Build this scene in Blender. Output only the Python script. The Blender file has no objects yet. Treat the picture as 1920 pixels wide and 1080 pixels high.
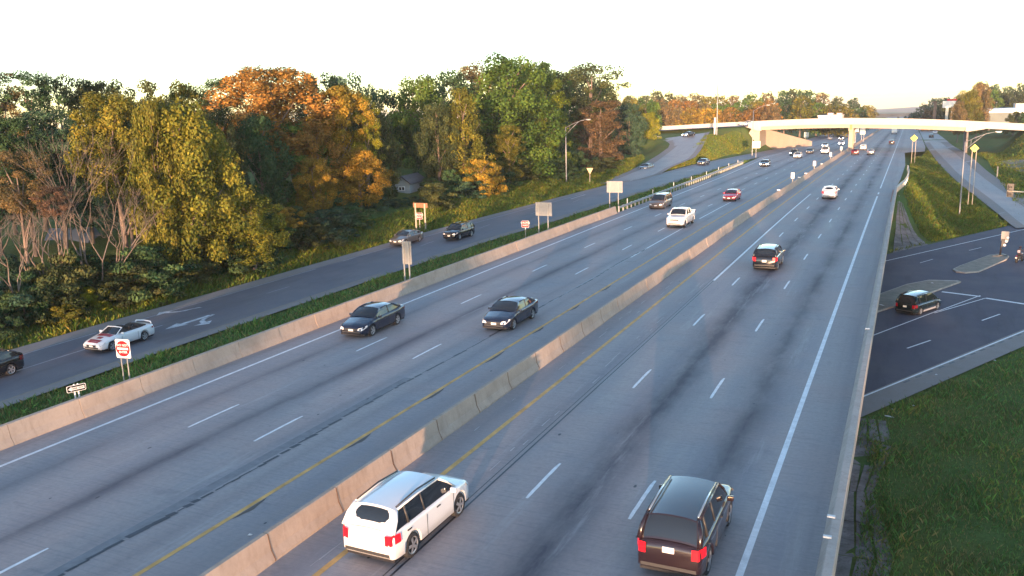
import bpy, bmesh, math, random
import numpy as np
from mathutils import Vector, Matrix
random.seed(7)
RNG = np.random.default_rng(7)
sc = bpy.context.scene
COL = sc.collection
# ------------------------------------------------------------------ camera (road runs along +Y, traffic camera high on a pole)
CH = 12.634                                   # camera height above the near deck
F_PX, PITCH, ROLL, PHI = 1600.22, 0.2049, -0.0275, 0.4347
def _cam_axes():
    fh = Vector((-math.sin(PHI), math.cos(PHI), 0)); rt = Vector((math.cos(PHI), math.sin(PHI), 0))
    fw = fh * math.cos(PITCH) + Vector((0, 0, -math.sin(PITCH)))
    up = rt.cross(fw)
    c, s = math.cos(ROLL), math.sin(ROLL)
    return rt * c + up * s, up * c - rt * s, fw
CR, CU, CF = _cam_axes()
CAM = Vector((0, 0, CH))
cd = bpy.data.cameras.new('camera'); cam = bpy.data.objects.new('camera', cd); COL.objects.link(cam)
cam.matrix_world = Matrix(((CR.x, CU.x, -CF.x, 0), (CR.y, CU.y, -CF.y, 0), (CR.z, CU.z, -CF.z, CH), (0, 0, 0, 1)))
cd.sensor_width = 36; cd.lens = 36 * F_PX / 1920; cd.clip_start = .3; cd.clip_end = 30000
sc.camera = cam
# ------------------------------------------------------------------ sky, sun, exposure
SUN_EL, SUN_AZ = math.radians(1.9), math.radians(166)     # azimuth clockwise from +Y: low evening sun behind the camera, a little to its right
w = bpy.data.worlds.new('World'); sc.world = w; w.use_nodes = True
nt = w.node_tree; nt.nodes.clear()
sky = nt.nodes.new('ShaderNodeTexSky'); sky.sky_type = 'NISHITA'; sky.sun_disc = False
sky.sun_elevation = SUN_EL; sky.sun_rotation = SUN_AZ; sky.air_density = 0.55; sky.dust_density = 0.25; sky.ozone_density = 1.05
bg = nt.nodes.new('ShaderNodeBackground'); bg.inputs[1].default_value = 0.15
wo = nt.nodes.new('ShaderNodeOutputWorld')
nt.links.new(sky.outputs[0], bg.inputs[0]); nt.links.new(bg.outputs[0], wo.inputs[0])
sd = bpy.data.lights.new('sun', 'SUN'); sd.energy = 2.0; sd.angle = math.radians(.5); sd.color = (1.0, .60, .36)
sun = bpy.data.objects.new('sun', sd); COL.objects.link(sun)
sundir = Vector((math.sin(SUN_AZ) * math.cos(SUN_EL), math.cos(SUN_AZ) * math.cos(SUN_EL), math.sin(SUN_EL)))
sun.rotation_euler = sundir.to_track_quat('Z', 'Y').to_euler()
vs = sc.view_settings; vs.view_transform = 'Standard'; vs.look = 'None'; vs.gamma = 1; vs.use_curve_mapping = False
vs.exposure = 2.85
sc.cycles.max_bounces = 6; sc.cycles.volume_bounces = 0; sc.cycles.transparent_max_bounces = 8
# ------------------------------------------------------------------ levels of the place
def zh(Y):                                     # grade of the highway: level, then falling one per cent
    Y = np.asarray(Y, float)
    return np.where(Y < 80, 0., np.where(Y < 120, -.01 * (Y - 80) ** 2 / 80, -.01 * (Y - 100)))
def zfront(Y):                                 # frontage ramp on the left, below the highway near the camera
    return zh(Y) + np.interp(Y, [-60, 0, 40, 70, 100, 125, 150], [-4.5, -2.9, -2.3, -2.2, -1.2, -.35, 0])
def zright(Y):                                 # ramp on the right going down to the cross road
    return np.interp(Y, [100, 135, 160, 200, 250, 300, 340, 2000], [-6, -6, -5.5, -4.35, -3.1, -2.2, -2.4, -19])
OX = [-160, -75, -56, -40, -28, -18, 0, 13, 29, 60, 110]
OZ = [4.2, 4.85, 5.6, 6.1, 6.35, 6.35, 5.75, 5.0, 3.8, 1.8, .5]
def zover(X): return np.interp(X, OX, OZ)      # deck of the overpass
def ray(px, py): return (CR * (px - 960) + CU * (540 - py) + CF * F_PX).normalized()
def at(px, py, h=0.0):
    """place of a photographed point on a level h (number or function of Y)"""
    d = ray(px, py); z = h if not callable(h) else 0.
    for _ in range(40):
        t = (z - CH) / d.z; p = CAM + d * t
        if not callable(h): break
        z = .5 * z + .5 * float(h(p.y))
    return p
def onX(px, py, X):
    d = ray(px, py); return CAM + d * (X / d.x)
def onY(px, py, Y):
    d = ray(px, py); return CAM + d * (Y / d.y)
# ------------------------------------------------------------------ materials
MATS = {}
def mat(name, color=(.5, .5, .5), rough=.6, metal=0., noise=None, emit=None, bump=None, spec=.5, coat=0., tint=False, transl=0.):
    if name in MATS: return MATS[name]
    m = bpy.data.materials.new(name); m.use_nodes = True; MATS[name] = m
    n = m.node_tree.nodes; L = m.node_tree.links; b = n['Principled BSDF']
    b.inputs['Base Color'].default_value = (*color, 1); b.inputs['Roughness'].default_value = rough
    b.inputs['Metallic'].default_value = metal; b.inputs['Specular IOR Level'].default_value = spec; b.inputs['Coat Weight'].default_value = coat
    if emit: b.inputs['Emission Color'].default_value = (*emit[0], 1); b.inputs['Emission Strength'].default_value = emit[1]
    if noise or bump:
        tc = n.new('ShaderNodeTexCoord')
    if noise:
        sc_, amt = noise[0], noise[1]
        t = n.new('ShaderNodeTexNoise'); t.inputs['Scale'].default_value = sc_; t.inputs['Detail'].default_value = 6; t.inputs['Roughness'].default_value = .65
        L.new(tc.outputs['Object'], t.inputs['Vector'])
        r = n.new('ShaderNodeValToRGB'); r.color_ramp.elements[0].position = .3; r.color_ramp.elements[1].position = .7
        r.color_ramp.elements[0].color = (*[c * (1 - amt) for c in color], 1); r.color_ramp.elements[1].color = (*[min(1, c * (1 + amt)) for c in color], 1)
        L.new(t.outputs[0], r.inputs[0]); L.new(r.outputs[0], b.inputs['Base Color'])
    if bump:
        t2 = n.new('ShaderNodeTexNoise'); t2.inputs['Scale'].default_value = bump[0]; t2.inputs['Detail'].default_value = 5
        L.new(tc.outputs['Object'], t2.inputs['Vector'])
        bp = n.new('ShaderNodeBump'); bp.inputs['Strength'].default_value = bump[1]; bp.inputs['Distance'].default_value = .02
        L.new(t2.outputs[0], bp.inputs['Height']); L.new(bp.outputs[0], b.inputs['Normal'])
    return m
class NG:
    """small helper to write node graphs"""
    def __init__(s, name):
        s.m = bpy.data.materials.new(name); s.m.use_nodes = True; s.n = s.m.node_tree.nodes; s.L = s.m.node_tree.links; s.b = s.n['Principled BSDF']
        MATS[name] = s.m
    def put(s, sock, v):
        if isinstance(v, bpy.types.NodeSocket): s.L.new(v, sock)
        elif v is not None: sock.default_value = v
    def math(s, op, a, b=None, c=None, clamp=False):
        k = s.n.new('ShaderNodeMath'); k.operation = op; k.use_clamp = clamp
        for i, v in enumerate((a, b, c)):
            if v is not None: s.put(k.inputs[i], v)
        return k.outputs[0]
    def pos(s):
        g = s.n.new('ShaderNodeNewGeometry'); x = s.n.new('ShaderNodeSeparateXYZ'); s.L.new(g.outputs['Position'], x.inputs[0]); s.P = g.outputs['Position']
        return x.outputs
    def scale(s, v, xyz):
        k = s.n.new('ShaderNodeVectorMath'); k.operation = 'MULTIPLY'; s.put(k.inputs[0], v); k.inputs[1].default_value = xyz; return k.outputs[0]
    def noise(s, v, scale, detail=4, rough=.6):
        k = s.n.new('ShaderNodeTexNoise'); s.put(k.inputs['Vector'], v); k.inputs['Scale'].default_value = scale
        k.inputs['Detail'].default_value = detail; k.inputs['Roughness'].default_value = rough; return k.outputs[0]
    def mix(s, f, a, b, mode='MIX'):
        k = s.n.new('ShaderNodeMix'); k.data_type = 'RGBA'; k.blend_type = mode
        s.put(k.inputs[0], f); s.put(k.inputs[6], a if isinstance(a, bpy.types.NodeSocket) else (*a, 1)); s.put(k.inputs[7], b if isinstance(b, bpy.types.NodeSocket) else (*b, 1)); return k.outputs[2]
    def ramp(s, f, lo, hi):
        k = s.n.new('ShaderNodeMapRange'); s.put(k.inputs[0], f); k.inputs[1].default_value = lo; k.inputs[2].default_value = hi; return k.outputs[0]
    def bump(s, h, st=.3, d=.02):
        k = s.n.new('ShaderNodeBump'); k.inputs['Strength'].default_value = st; k.inputs['Distance'].default_value = d; s.put(k.inputs['Height'], h); s.L.new(k.outputs[0], s.b.inputs['Normal'])
    def done(s, col, rough=.8, spec=.3):
        s.put(s.b.inputs['Base Color'], col); s.put(s.b.inputs['Roughness'], rough); s.b.inputs['Specular IOR Level'].default_value = spec; return s.m
def bell(g, x, c, wd, amp=1):                  # a soft band around x = c
    d = g.math('ABSOLUTE', g.math('SUBTRACT', x, c)); k = g.math('SUBTRACT', 1., g.math('DIVIDE', d, wd), clamp=True)
    k = g.math('MULTIPLY', k, k); return g.math('MULTIPLY', k, amp)
def highway_mat():
    g = NG('worn_highway_concrete'); x, y, z = g.pos()
    streak = g.noise(g.scale(g.P, (1, .05, 1)), .9, 5); blot = g.noise(g.P, .12, 4); fine = g.noise(g.P, 6, 5); tin = g.noise(g.scale(g.P, (.35, 9, 1)), 1.4, 3)
    c = g.mix(g.ramp(streak, .35, .68), (.285, .272, .29), (.37, .335, .325))
    c = g.mix(g.math('MULTIPLY', g.ramp(blot, .45, .6), .7), c, (.37, .30, .285))
    c = g.mix(g.math('MULTIPLY', g.ramp(fine, .4, .7), .26), c, (.15, .15, .165))
    c = g.mix(g.math('MULTIPLY', g.ramp(tin, .5, .7), .38), c, (.175, .17, .19))
    wob = g.math('MULTIPLY', g.math('SUBTRACT', g.noise(g.scale(g.P, (0, 1, 0)), .03, 2), .5), 1.2)
    xw = g.math('ADD', x, wob)
    oil = bell(g, xw, -9.05, 2.0, 1.45)
    for cx, wd, a in ((-5.3, 1.8, 1.15), (-12.9, 1.2, .3), (-10.0, .9, .15), (-20.3, .8, .3), (-25.0, 1.3, 1.0), (-28.6, 1.3, .65), (-22.1, .7, .3), (-1.9, .5, .25), (-17.2, .6, .3), (-31.6, .5, .3)):
        oil = g.math('ADD', oil, bell(g, xw, cx, wd, a))
    var = g.math('ADD', g.math('MULTIPLY', g.ramp(g.noise(g.scale(g.P, (1, .3, 1)), .35, 6, .7), .3, .62), .8), .22)
    oil = g.math('MULTIPLY', g.math('MULTIPLY', oil, var), .9, clamp=True)
    c = g.mix(oil, c, (.075, .068, .085))
    # browner bands on the shoulders beside the median barrier and the parapet
    dg2 = g.noise(g.scale(g.P, (.5, .9, 1)), 1.1, 6, .75); c = g.mix(g.math('MULTIPLY', g.ramp(dg2, .56, .7), .4), c, (.15, .14, .16)); dg3 = g.noise(g.scale(g.P, (1.6, .12, 1)), .6, 6, .75); c = g.mix(g.math('MULTIPLY', g.ramp(dg3, .58, .72), .5), c, (.44, .42, .42))
    sh = g.math('ADD', bell(g, x, -15.2, 1.1, .7), bell(g, x, -17.9, 1.3, .7)); sh = g.math('ADD', sh, bell(g, x, -2.4, 1.1, .5))
    c = g.mix(g.math('MULTIPLY', sh, .7), c, (.225, .20, .205))
    g.bump(g.math('ADD', fine, tin), .35, .01)
    return g.done(c, .72, .35)
def asphalt_mat(name, base, dark, warm, rough=.6, spec=.5):
    g = NG(name); x, y, z = g.pos()
    a = g.noise(g.P, .25, 5); f = g.noise(g.P, 7, 5); st = g.noise(g.scale(g.P, (1, .15, 1)), .8, 4)
    c = g.mix(g.ramp(a, .35, .65), base, warm); c = g.mix(g.math('MULTIPLY', g.ramp(st, .5, .75), .5), c, dark)
    c = g.mix(g.math('MULTIPLY', g.ramp(f, .45, .75), .25), c, dark)
    g.bump(f, .3, .01); return g.done(c, rough, spec)
def concrete_mat(name, base, stain=(.2, .17, .14), amt=.35, sc_=.8):
    g = NG(name); x, y, z = g.pos()
    a = g.noise(g.P, sc_, 6, .7); f = g.noise(g.P, 9, 5); v = g.noise(g.scale(g.P, (3, 3, .35)), 1.5, 4)
    c = g.mix(g.math('MULTIPLY', g.ramp(a, .4, .7), amt), base, stain); c = g.mix(g.math('MULTIPLY', g.ramp(v, .52, .72), amt * .8), c, stain)
    c = g.mix(g.math('MULTIPLY', g.ramp(f, .4, .7), .18), c, tuple(k * .6 for k in base))
    g.bump(f, .3, .01); return g.done(c, .85, .25)
def grass_ground_mat():
    g = NG('grassy_ground'); x, y, z = g.pos()
    big = g.noise(g.P, .06, 4); mid = g.noise(g.P, .35, 5); fine = g.noise(g.P, 5, 6, .75)
    c = g.mix(g.ramp(big, .38, .62), (.09, .16, .045), (.14, .17, .045))
    c = g.mix(g.math('MULTIPLY', g.ramp(mid, .48, .7), .55), c, (.15, .12, .04))
    c = g.mix(g.math('MULTIPLY', g.ramp(fine, .42, .68), .55), c, (.03, .045, .012))
    g.bump(fine, .9, .12); return g.done(c, .95, .1)
M_HW = highway_mat()
M_ASP = asphalt_mat('frontage_pavement', (.135, .13, .155), (.08, .078, .09), (.17, .16, .175))
M_XRD = asphalt_mat('dark_cross_road_asphalt', (.092, .086, .116), (.058, .055, .070), (.118, .11, .132), .85, .25)
M_RMP = asphalt_mat('ramp_pavement', (.27, .245, .25), (.18, .16, .17), (.32, .28, .27))
M_SHD = concrete_mat('shoulder_concrete', (.275, .245, .235))
M_BAR = concrete_mat('barrier_concrete', (.46, .36, .29), (.26, .19, .145), .45)
M_BRG = concrete_mat('bridge_concrete', (.54, .49, .43), (.40, .34, .28), .35, .3)
M_GIR = concrete_mat('girder_concrete', (.46, .37, .29), (.35, .26, .18), .35, .3)
M_SLOPE = concrete_mat('broken_slope_concrete', (.27, .235, .225), (.07, .06, .045), .85, .7)
M_GND = grass_ground_mat()
M_WHT = mat('white_road_paint', (.72, .72, .74), .6, noise=(3, .18)); M_WWN = mat('worn_white_paint', (.50, .51, .54), .7, noise=(2.2, .35))
M_FAINT = mat('faint_white_paint', (.33, .33, .35), .7, noise=(1.5, .2))
M_YEL = mat('worn_yellow_paint', (.62, .34, .10), .7, noise=(1.4, .3)); M_TAR = mat('tar_sealant', (.03, .032, .045), .5, noise=(1, .5))
M_CURB = mat('kerb_concrete', (.36, .32, .28), .85, noise=(1.5, .25))
M_GALV = mat('galvanised_steel', (.33, .33, .33), .45, .55, noise=(4, .12)); M_ALU = mat('bare_aluminium', (.28, .28, .29), .42, .5, noise=(3, .1))
M_TAN = mat('weathered_wood', (.24, .12, .065), .8, noise=(4, .25)); M_POST = mat('pale_post', (.40, .34, .27), .7, noise=(5, .15))
M_SRED = mat('sign_red', (.50, .012, .02), .8, spec=.12); M_SWHT = mat('sign_white', (.66, .66, .66), .6, spec=.2); M_SBLK = mat('sign_black', (.012, .012, .015), .85, spec=.08)
M_SYEL = mat('sign_yellow', (.80, .75, .03), .4); M_BLACK = mat('black_plastic', (.015, .015, .018), .5)
M_TYRE = mat('tyre_rubber', (.02, .02, .022), .8); M_RIM = mat('alloy_rim', (.45, .45, .46), .35, .7); M_GLASS = mat('car_glass', (.012, .016, .022), .06, 0, spec=.8)
M_HEAD = mat('lamp_lens', (.62, .62, .62), .15, .2); M_HEADON = mat('lit_headlamp', (1, .95, .85), .3, emit=((1, .95, .86), 6.))
M_TAIL = mat('tail_lamp', (.25, .004, .01), .25); M_TAILON = mat('lit_tail_lamp', (.38, .004, .01), .3, emit=((1, .01, .02), .16)); M_PLATE = mat('licence_plate', (.72, .70, .66), .5)
M_TRIM = mat('dark_trim', (.03, .03, .032), .55); M_CHROME = mat('chrome_trim', (.6, .6, .6), .2, .9); M_SEAT = mat('dark_leather', (.03, .025, .025), .5)
M_BARK = mat('grey_brown_bark', (.17, .125, .10), .9, noise=(6, .35), bump=(12, .6)); M_PALEBARK = mat('pale_bark', (.145, .115, .098), .9, noise=(5, .3))
def leaf_mat(name, k=1.0):
    g = NG(name); oi = g.n.new('ShaderNodeObjectInfo'); at_ = g.n.new('ShaderNodeAttribute'); at_.attribute_name = 'tone'
    c = g.mix(1., oi.outputs['Color'], at_.outputs['Color'], 'MULTIPLY')
    g.put(g.b.inputs['Base Color'], c); g.b.inputs['Roughness'].default_value = .7; g.b.inputs['Specular IOR Level'].default_value = .15
    tr = g.n.new('ShaderNodeBsdfTranslucent'); g.L.new(c, tr.inputs[0]); mx = g.n.new('ShaderNodeMixShader'); mx.inputs[0].default_value = .22
    g.L.new(g.b.outputs[0], mx.inputs[1]); g.L.new(tr.outputs[0], mx.inputs[2]); g.L.new(mx.outputs[0], g.n['Material Output'].inputs[0]); return g.m
M_LEAF = leaf_mat('leaves')
def paint(name, c, rough=.28, metal=.25): return mat('paint_' + name, c, rough, metal, coat=.8, spec=.5)
# ------------------------------------------------------------------ mesh helpers
def me_obj(name, verts, faces, m=None, parent=None, smooth=False, mats=None, fmat=None):
    me = bpy.data.meshes.new(name); me.from_pydata([tuple(map(float, v)) for v in verts], [], [tuple(int(i) for i in f) for f in faces])
    for k in (mats or ([m] if m else [])): me.materials.append(k)
    if fmat is not None: me.polygons.foreach_set('material_index', fmat)
    if smooth: me.polygons.foreach_set('use_smooth', [True] * len(me.polygons))
    o = bpy.data.objects.new(name, me); COL.objects.link(o)
    if parent: o.parent = parent
    return o
def tag(o, label=None, cat=None, group=None, kind=None):
    if label: o['label'] = label
    if cat: o['category'] = cat
    if group: o['group'] = group
    if kind: o['kind'] = kind
    return o
def empty(name, loc=(0, 0, 0), rz=0, label=None, cat=None, group=None):
    o = bpy.data.objects.new(name, None); COL.objects.link(o); o.location = loc; o.rotation_euler = (0, 0, rz); o.empty_display_size = .3
    return tag(o, label, cat, group)
def link_copy(o, parent=None, loc=None, rot=None, scale=None):
    c = o.copy(); COL.objects.link(c)
    if parent is not None: c.parent = parent
    if loc is not None: c.location = loc
    if rot is not None: c.rotation_euler = rot
    if scale is not None: c.scale = scale
    return c
def copy_tree(o, parent=None):
    c = o.copy(); COL.objects.link(c); c.parent = parent
    for ch in list(o.children): copy_tree(ch, c)
    return c
class MB:
    def __init__(s): s.v = []; s.f = []
    def add(s, vs_, fs):
        k = len(s.v); s.v += [tuple(v) for v in vs_]; s.f += [tuple(i + k for i in f) for f in fs]; return s
    def box(s, x0, x1, y0, y1, z0, z1):
        return s.add([(x0, y0, z0), (x1, y0, z0), (x1, y1, z0), (x0, y1, z0), (x0, y0, z1), (x1, y0, z1), (x1, y1, z1), (x0, y1, z1)],
                     [(0, 3, 2, 1), (4, 5, 6, 7), (0, 1, 5, 4), (1, 2, 6, 5), (2, 3, 7, 6), (3, 0, 4, 7)])
    def tube(s, pts, rad, n=8, cap=True):
        pts = [Vector(p) for p in pts]; rad = rad if hasattr(rad, '__len__') else [rad] * len(pts); k = len(s.v); ref = None
        for i, p in enumerate(pts):
            d = (pts[min(i + 1, len(pts) - 1)] - pts[max(i - 1, 0)]).normalized()
            a = d.orthogonal().normalized() if ref is None else (ref - d * ref.dot(d)).normalized(); ref = a; b = d.cross(a)
            for j in range(n):
                t = 2 * math.pi * j / n; s.v.append(tuple(p + (a * math.cos(t) + b * math.sin(t)) * rad[i]))
        for i in range(len(pts) - 1):
            for j in range(n): s.f.append((k + i * n + j, k + i * n + (j + 1) % n, k + (i + 1) * n + (j + 1) % n, k + (i + 1) * n + j))
        if cap: s.f.append(tuple(k + j for j in reversed(range(n)))); s.f.append(tuple(k + (len(pts) - 1) * n + j for j in range(n)))
        return s
    def prism(s, prof, y0, y1, dz=0.):            # profile in XZ pushed along Y
        n = len(prof); k = len(s.v); s.v += [(x, y0, z) for x, z in prof] + [(x, y1, z + dz) for x, z in prof]
        for j in range(n): s.f.append((k + j, k + (j + 1) % n, k + n + (j + 1) % n, k + n + j))
        s.f.append(tuple(k + j for j in reversed(range(n)))); s.f.append(tuple(k + n + j for j in range(n))); return s
    def obj(s, name, m, parent=None, smooth=False, loc=None, rot=None):
        o = me_obj(name, s.v, s.f, m, parent, smooth)
        if loc is not None: o.location = loc
        if rot is not None: o.rotation_euler = rot
        return o
def bevel(o, wd, seg=2):
    bm = bmesh.new(); bm.from_mesh(o.data); bmesh.ops.bevel(bm, geom=bm.edges[:], offset=wd, segments=seg, affect='EDGES', profile=.7); bm.to_mesh(o.data); bm.free(); return o
def resample(pts, n):
    P = np.array([tuple(p)[:3] for p in pts], float); d = np.r_[0, np.cumsum(np.linalg.norm(np.diff(P, axis=0), axis=1))]; t = np.linspace(0, d[-1], n)
    return np.stack([np.interp(t, d, P[:, i]) for i in range(3)], 1)
def strip(name, L, R, n, mt, lift=0., parent=None, cross=4, kind='structure'):
    a = resample(L, n); b = resample(R, n); vs_ = []; fs = []
    for i in range(n):
        for j in range(cross + 1):
            p = a[i] + (b[i] - a[i]) * j / cross; vs_.append((p[0], p[1], p[2] + lift))
    for i in range(n - 1):
        for j in range(cross):
            k = i * (cross + 1) + j; q = (k, k + 1, k + cross + 2, k + cross + 1); fs.append(q)
    o = me_obj(name, vs_, fs, mt, parent)
    bm = bmesh.new(); bm.from_mesh(o.data); bmesh.ops.recalc_face_normals(bm, faces=bm.faces)
    if sum(f.normal.z for f in bm.faces) < 0: bmesh.ops.reverse_faces(bm, faces=bm.faces)
    bm.to_mesh(o.data); bm.free()
    if kind and not parent: o['kind'] = kind
    return o
# ------------------------------------------------------------------ edges of the roads (all points lie on their own level)
zf = lambda Y: float(zfront(Y)); zhh = lambda Y: float(zh(Y)); zr = lambda Y: float(zright(Y))
FR_L = [Vector((-54.6, y, zf(y))) for y in (-60, -20, 0, 20, 40, 60, 70)] + [Vector((-52.8, 90, zf(90))), Vector((-50.8, 105, zf(105))), Vector((-49.0, 120, zf(120))), Vector((-47.6, 140, zf(140))), Vector((-46.6, 155, zf(155)))] \
    + [at(px, py, zf) for px, py in ((1248, 322.5), (1302, 308), (1370, 295), (1440, 282), (1490, 270))]
yl = FR_L[-1].y
FR_L += [Vector((-40, y, zf(y))) for y in (yl + 60, yl + 140)]
FR_R = [Vector((-44, y, zf(y))) for y in (-60, -20, 0, 20, 40, 60, 70)] + [Vector((x, y, zf(y))) for x, y in ((-42.3, 86), (-40.3, 100), (-38.3, 121), (-37.2, 140), (-36.8, 165), (-36.8, 195), (-37, 225), (-36.2, 240), (-35, 260), (-33.5, yl + 60), (-33.5, yl + 140))]
HWL = [Vector((x, y, zhh(y))) for x, y in ((-32.1, -80), (-32.1, 0), (-32.1, 60), (-32.1, 80), (-32.15, 100), (-32.3, 120), (-33.2, 165), (-34.6, 205), (-36.1, 238), (-34.9, 260), (-33.4, yl + 60), (-33.4, 500), (-33, 900), (-33, 2600))]
HWR = [Vector((x, y, zhh(y))) for x, y in ((-1.58, -80), (-1.58, 60), (-1.58, 135), (-.9, 160), (-.4, 200), (-.6, 230), (-.9, 262), (4.2, 268), (4.8, 300), (4.8, 420), (3, 900), (3, 2600))]
def by_y(line, Y): a = np.array([tuple(p) for p in line]); return float(np.interp(Y, a[:, 1], a[:, 0]))
ys = np.unique(np.concatenate([np.arange(-80, 330, 4.), np.arange(330, 900, 15.), np.arange(900, 2601, 60.)]))
# highway deck slab: top plus a hanging edge so that it has thickness over the cross road
vs_, fs = [], []; NC = 8
for y in ys:
    xl, xr = by_y(HWL, y), by_y(HWR, y)
    for j in range(NC + 1): vs_.append((xl + (xr - xl) * j / NC, y, zhh(y)))
for i in range(len(ys) - 1):
    for j in range(NC): k = i * (NC + 1) + j; fs.append((k, k + 1, k + NC + 2, k + NC + 1))
highway = tag(me_obj('highway', vs_, fs, M_HW), kind='structure')
FAR_ROAD_R = at(1770, 262, -2.3)
# corridor polylines for the terrain: (points, half width, blend, drop)
def mid(a, b, n=30):
    A, B = resample(a, n), resample(b, n); return (A + B) / 2, np.linalg.norm(A[:, :2] - B[:, :2], axis=1) / 2
RR_L = [at(px, py, zr) for px, py in ((1905, 428), (1895, 421), (1870, 400), (1835, 372), (1800, 345), (1775, 322), (1755, 300), (1742, 282), (1733, 268))]
RR_R = [at(px, py, zr) for px, py in ((1990, 420), (1960, 400), (1925, 371), (1885, 345), (1850, 320), (1828, 300), (1808, 285), (1788, 274), (1772, 262))]
RP_H = lambda Y: float(np.interp(Y, [150, 170, 200, 230, 255, 278], [zf(150), zf(165), .2, 2.0, 3.6, 4.8]))
RP_L = [at(px, py, RP_H) for px, py in ((1110, 347), (1180, 321), (1207, 306.7), (1234, 290.5), (1253, 277), (1256, 270), (1250, 265), (1234, 261), (1205, 258), (1150, 256))]
RP_R = [at(px, py, RP_H) for px, py in ((1196, 336.5), (1227, 327), (1248, 315), (1291, 297), (1302, 285), (1315, 264.7), (1322, 249))]
XZ = -6.0
# cross road frame: along d, across n
XD = Vector((.46, .888, 0)).normalized(); XN = Vector((-XD.y, XD.x, 0)); XO = at(1625, 740, XZ)
def xr(t, w_, z=XZ): p = XO + XD * t + XN * w_; return Vector((p.x, p.y, z))
def xtw(p): d = Vector((p[0], p[1], 0)) - Vector((XO.x, XO.y, 0)); return d.dot(XD), d.dot(XN)
W_SH = xtw(at(1700, 745, XZ))[1]; W_TOP = xtw(at(1700, 468, XZ))[1]
OVN, OVF = 278.0, 292.0                        # near and far edge of the overpass
# ------------------------------------------------------------------ terrain
def smooth(t): t = np.clip(t, 0, 1); return t * t * (3 - 2 * t)
def corridor(Z, X, Y, pts, hw, blend, drop):
    best = np.full(X.shape, 1e9); zz = np.zeros(X.shape)
    for i in range(len(pts) - 1):
        a, b = pts[i], pts[i + 1]; dx, dy = b[0] - a[0], b[1] - a[1]; l2 = dx * dx + dy * dy + 1e-9
        t = np.clip(((X - a[0]) * dx + (Y - a[1]) * dy) / l2, 0, 1); d = np.hypot(X - a[0] - t * dx, Y - a[1] - t * dy) - (hw[i] + (hw[i + 1] - hw[i]) * t)
        m_ = d < best; best = np.where(m_, d, best); zz = np.where(m_, a[2] + (b[2] - a[2]) * t, zz)
    w_ = 1 - smooth((best - .3) / blend); return Z * (1 - w_) + (zz - drop) * w_
def terrain(X, Y):
    X = np.asarray(X, float); Y = np.asarray(Y, float); H = zh(Y)
    left = zfront(Y) + np.clip((-55 - X) * .16, 0, 3.4) + np.clip((-80 - X) * .05, 0, 5)
    hill = .5 * np.sin(X * .05 + 1) + .6 * np.sin(Y * .031 + X * .02)
    zl = np.where(X < -58, left + hill * np.clip((-58 - X) / 15, 0, 1), left)
    rr = np.interp(Y, [-60, 0, 25, 45, 60, 110, 135, 170, 220, 300, 2000], [-2.5, -3.6, -5.0, -5.9, -6.15, -6.2, -6.1, -5.4, -3.6, -2.6, -20])
    rr = np.where(X > 14, rr + np.clip((X - 14) * .03, 0, 2.2), rr)
    m_ = smooth((X + 18) / 4.); base = zl * (1 - m_) + rr * m_
    far = smooth((Y - 320) / 200); base = base * (1 - far) + (H + np.clip((np.abs(X + 16) - 40) * .03, 0, 6)) * far
    # long approach banks of the overpass
    for side in (-1, 1):
        inside = (X < -38) if side < 0 else (X > 8)
        dY = np.maximum(np.maximum(OVN - 1 - Y, Y - OVF - 1), 0); dX = np.maximum(X + 45, 0) if side < 0 else np.maximum(13.5 - X, 0)
        bank = zover(X) - .25 - np.hypot(dY, dX * 1.2) * (.30 if side < 0 else .22)
        base = np.where((X < -33) if side < 0 else (X > 9), np.maximum(base, bank), base)
    # mound between the loop ramp and the highway
    d = np.hypot((X + 55) / 9., (Y - 245) / 26.); base = np.maximum(base, np.where(d < 1.6, zover(X) - .6 - 5.5 * d * d * .75, -99))
    p_, w_ = mid(RP_L, RP_R); base = corridor(base, X, Y, p_, w_ + .6, 7, .12)
    p_, w_ = mid(FR_L, FR_R, 50); base = corridor(base, X, Y, p_, w_ + .2, 7, .12)
    hwl = np.interp(Y, [p.y for p in HWL], [p.x for p in HWL]); hwr = np.interp(Y, [p.y for p in HWR], [p.x for p in HWR])
    d = np.maximum(hwl - X, X - hwr); w_ = 1 - smooth((d - .4) / np.where(X < -20, 4., np.where(Y > 125, 9., 2.5)))
    w_ = np.where((Y > 66) & (Y < 124) & (X > -16), 0, w_) * np.where(X > -16, smooth((Y - 118) / 30.) + smooth((30 - Y) / 30) * .4, 1)
    base = base * (1 - w_) + (H - .18) * w_
    p_, w_ = mid(RR_L, RR_R); base = corridor(base, X, Y, p_, w_ + .2, 8, .12)
    # the cross road cutting
    t = (X - XO.x) * XD.x + (Y - XO.y) * XD.y; n_ = (X - XO.x) * XN.x + (Y - XO.y) * XN.y
    d = np.maximum(W_SH - n_, n_ - W_TOP); w_ = 1 - smooth((d - .2) / 12.); w_ = w_ * smooth((X + 30) / 6.)
    return base * (1 - w_) + (XZ - .12) * w_
gx = np.unique(np.concatenate([np.arange(-5000, -400, 400.), np.arange(-400, -140, 20.), np.arange(-140, -76, 4.), np.arange(-76, 46, 1.25), np.arange(46, 120, 6.), np.arange(120, 400, 25.), np.arange(400, 5001, 400.)]))
gy = np.unique(np.concatenate([np.arange(-400, -40, 20.), np.arange(-40, 330, 1.6), np.arange(330, 600, 8.), np.arange(600, 2400, 60.), np.arange(2400, 9001, 400.)]))
GX, GY = np.meshgrid(gx, gy); GZ = terrain(GX, GY); G0 = GZ.copy()
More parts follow.
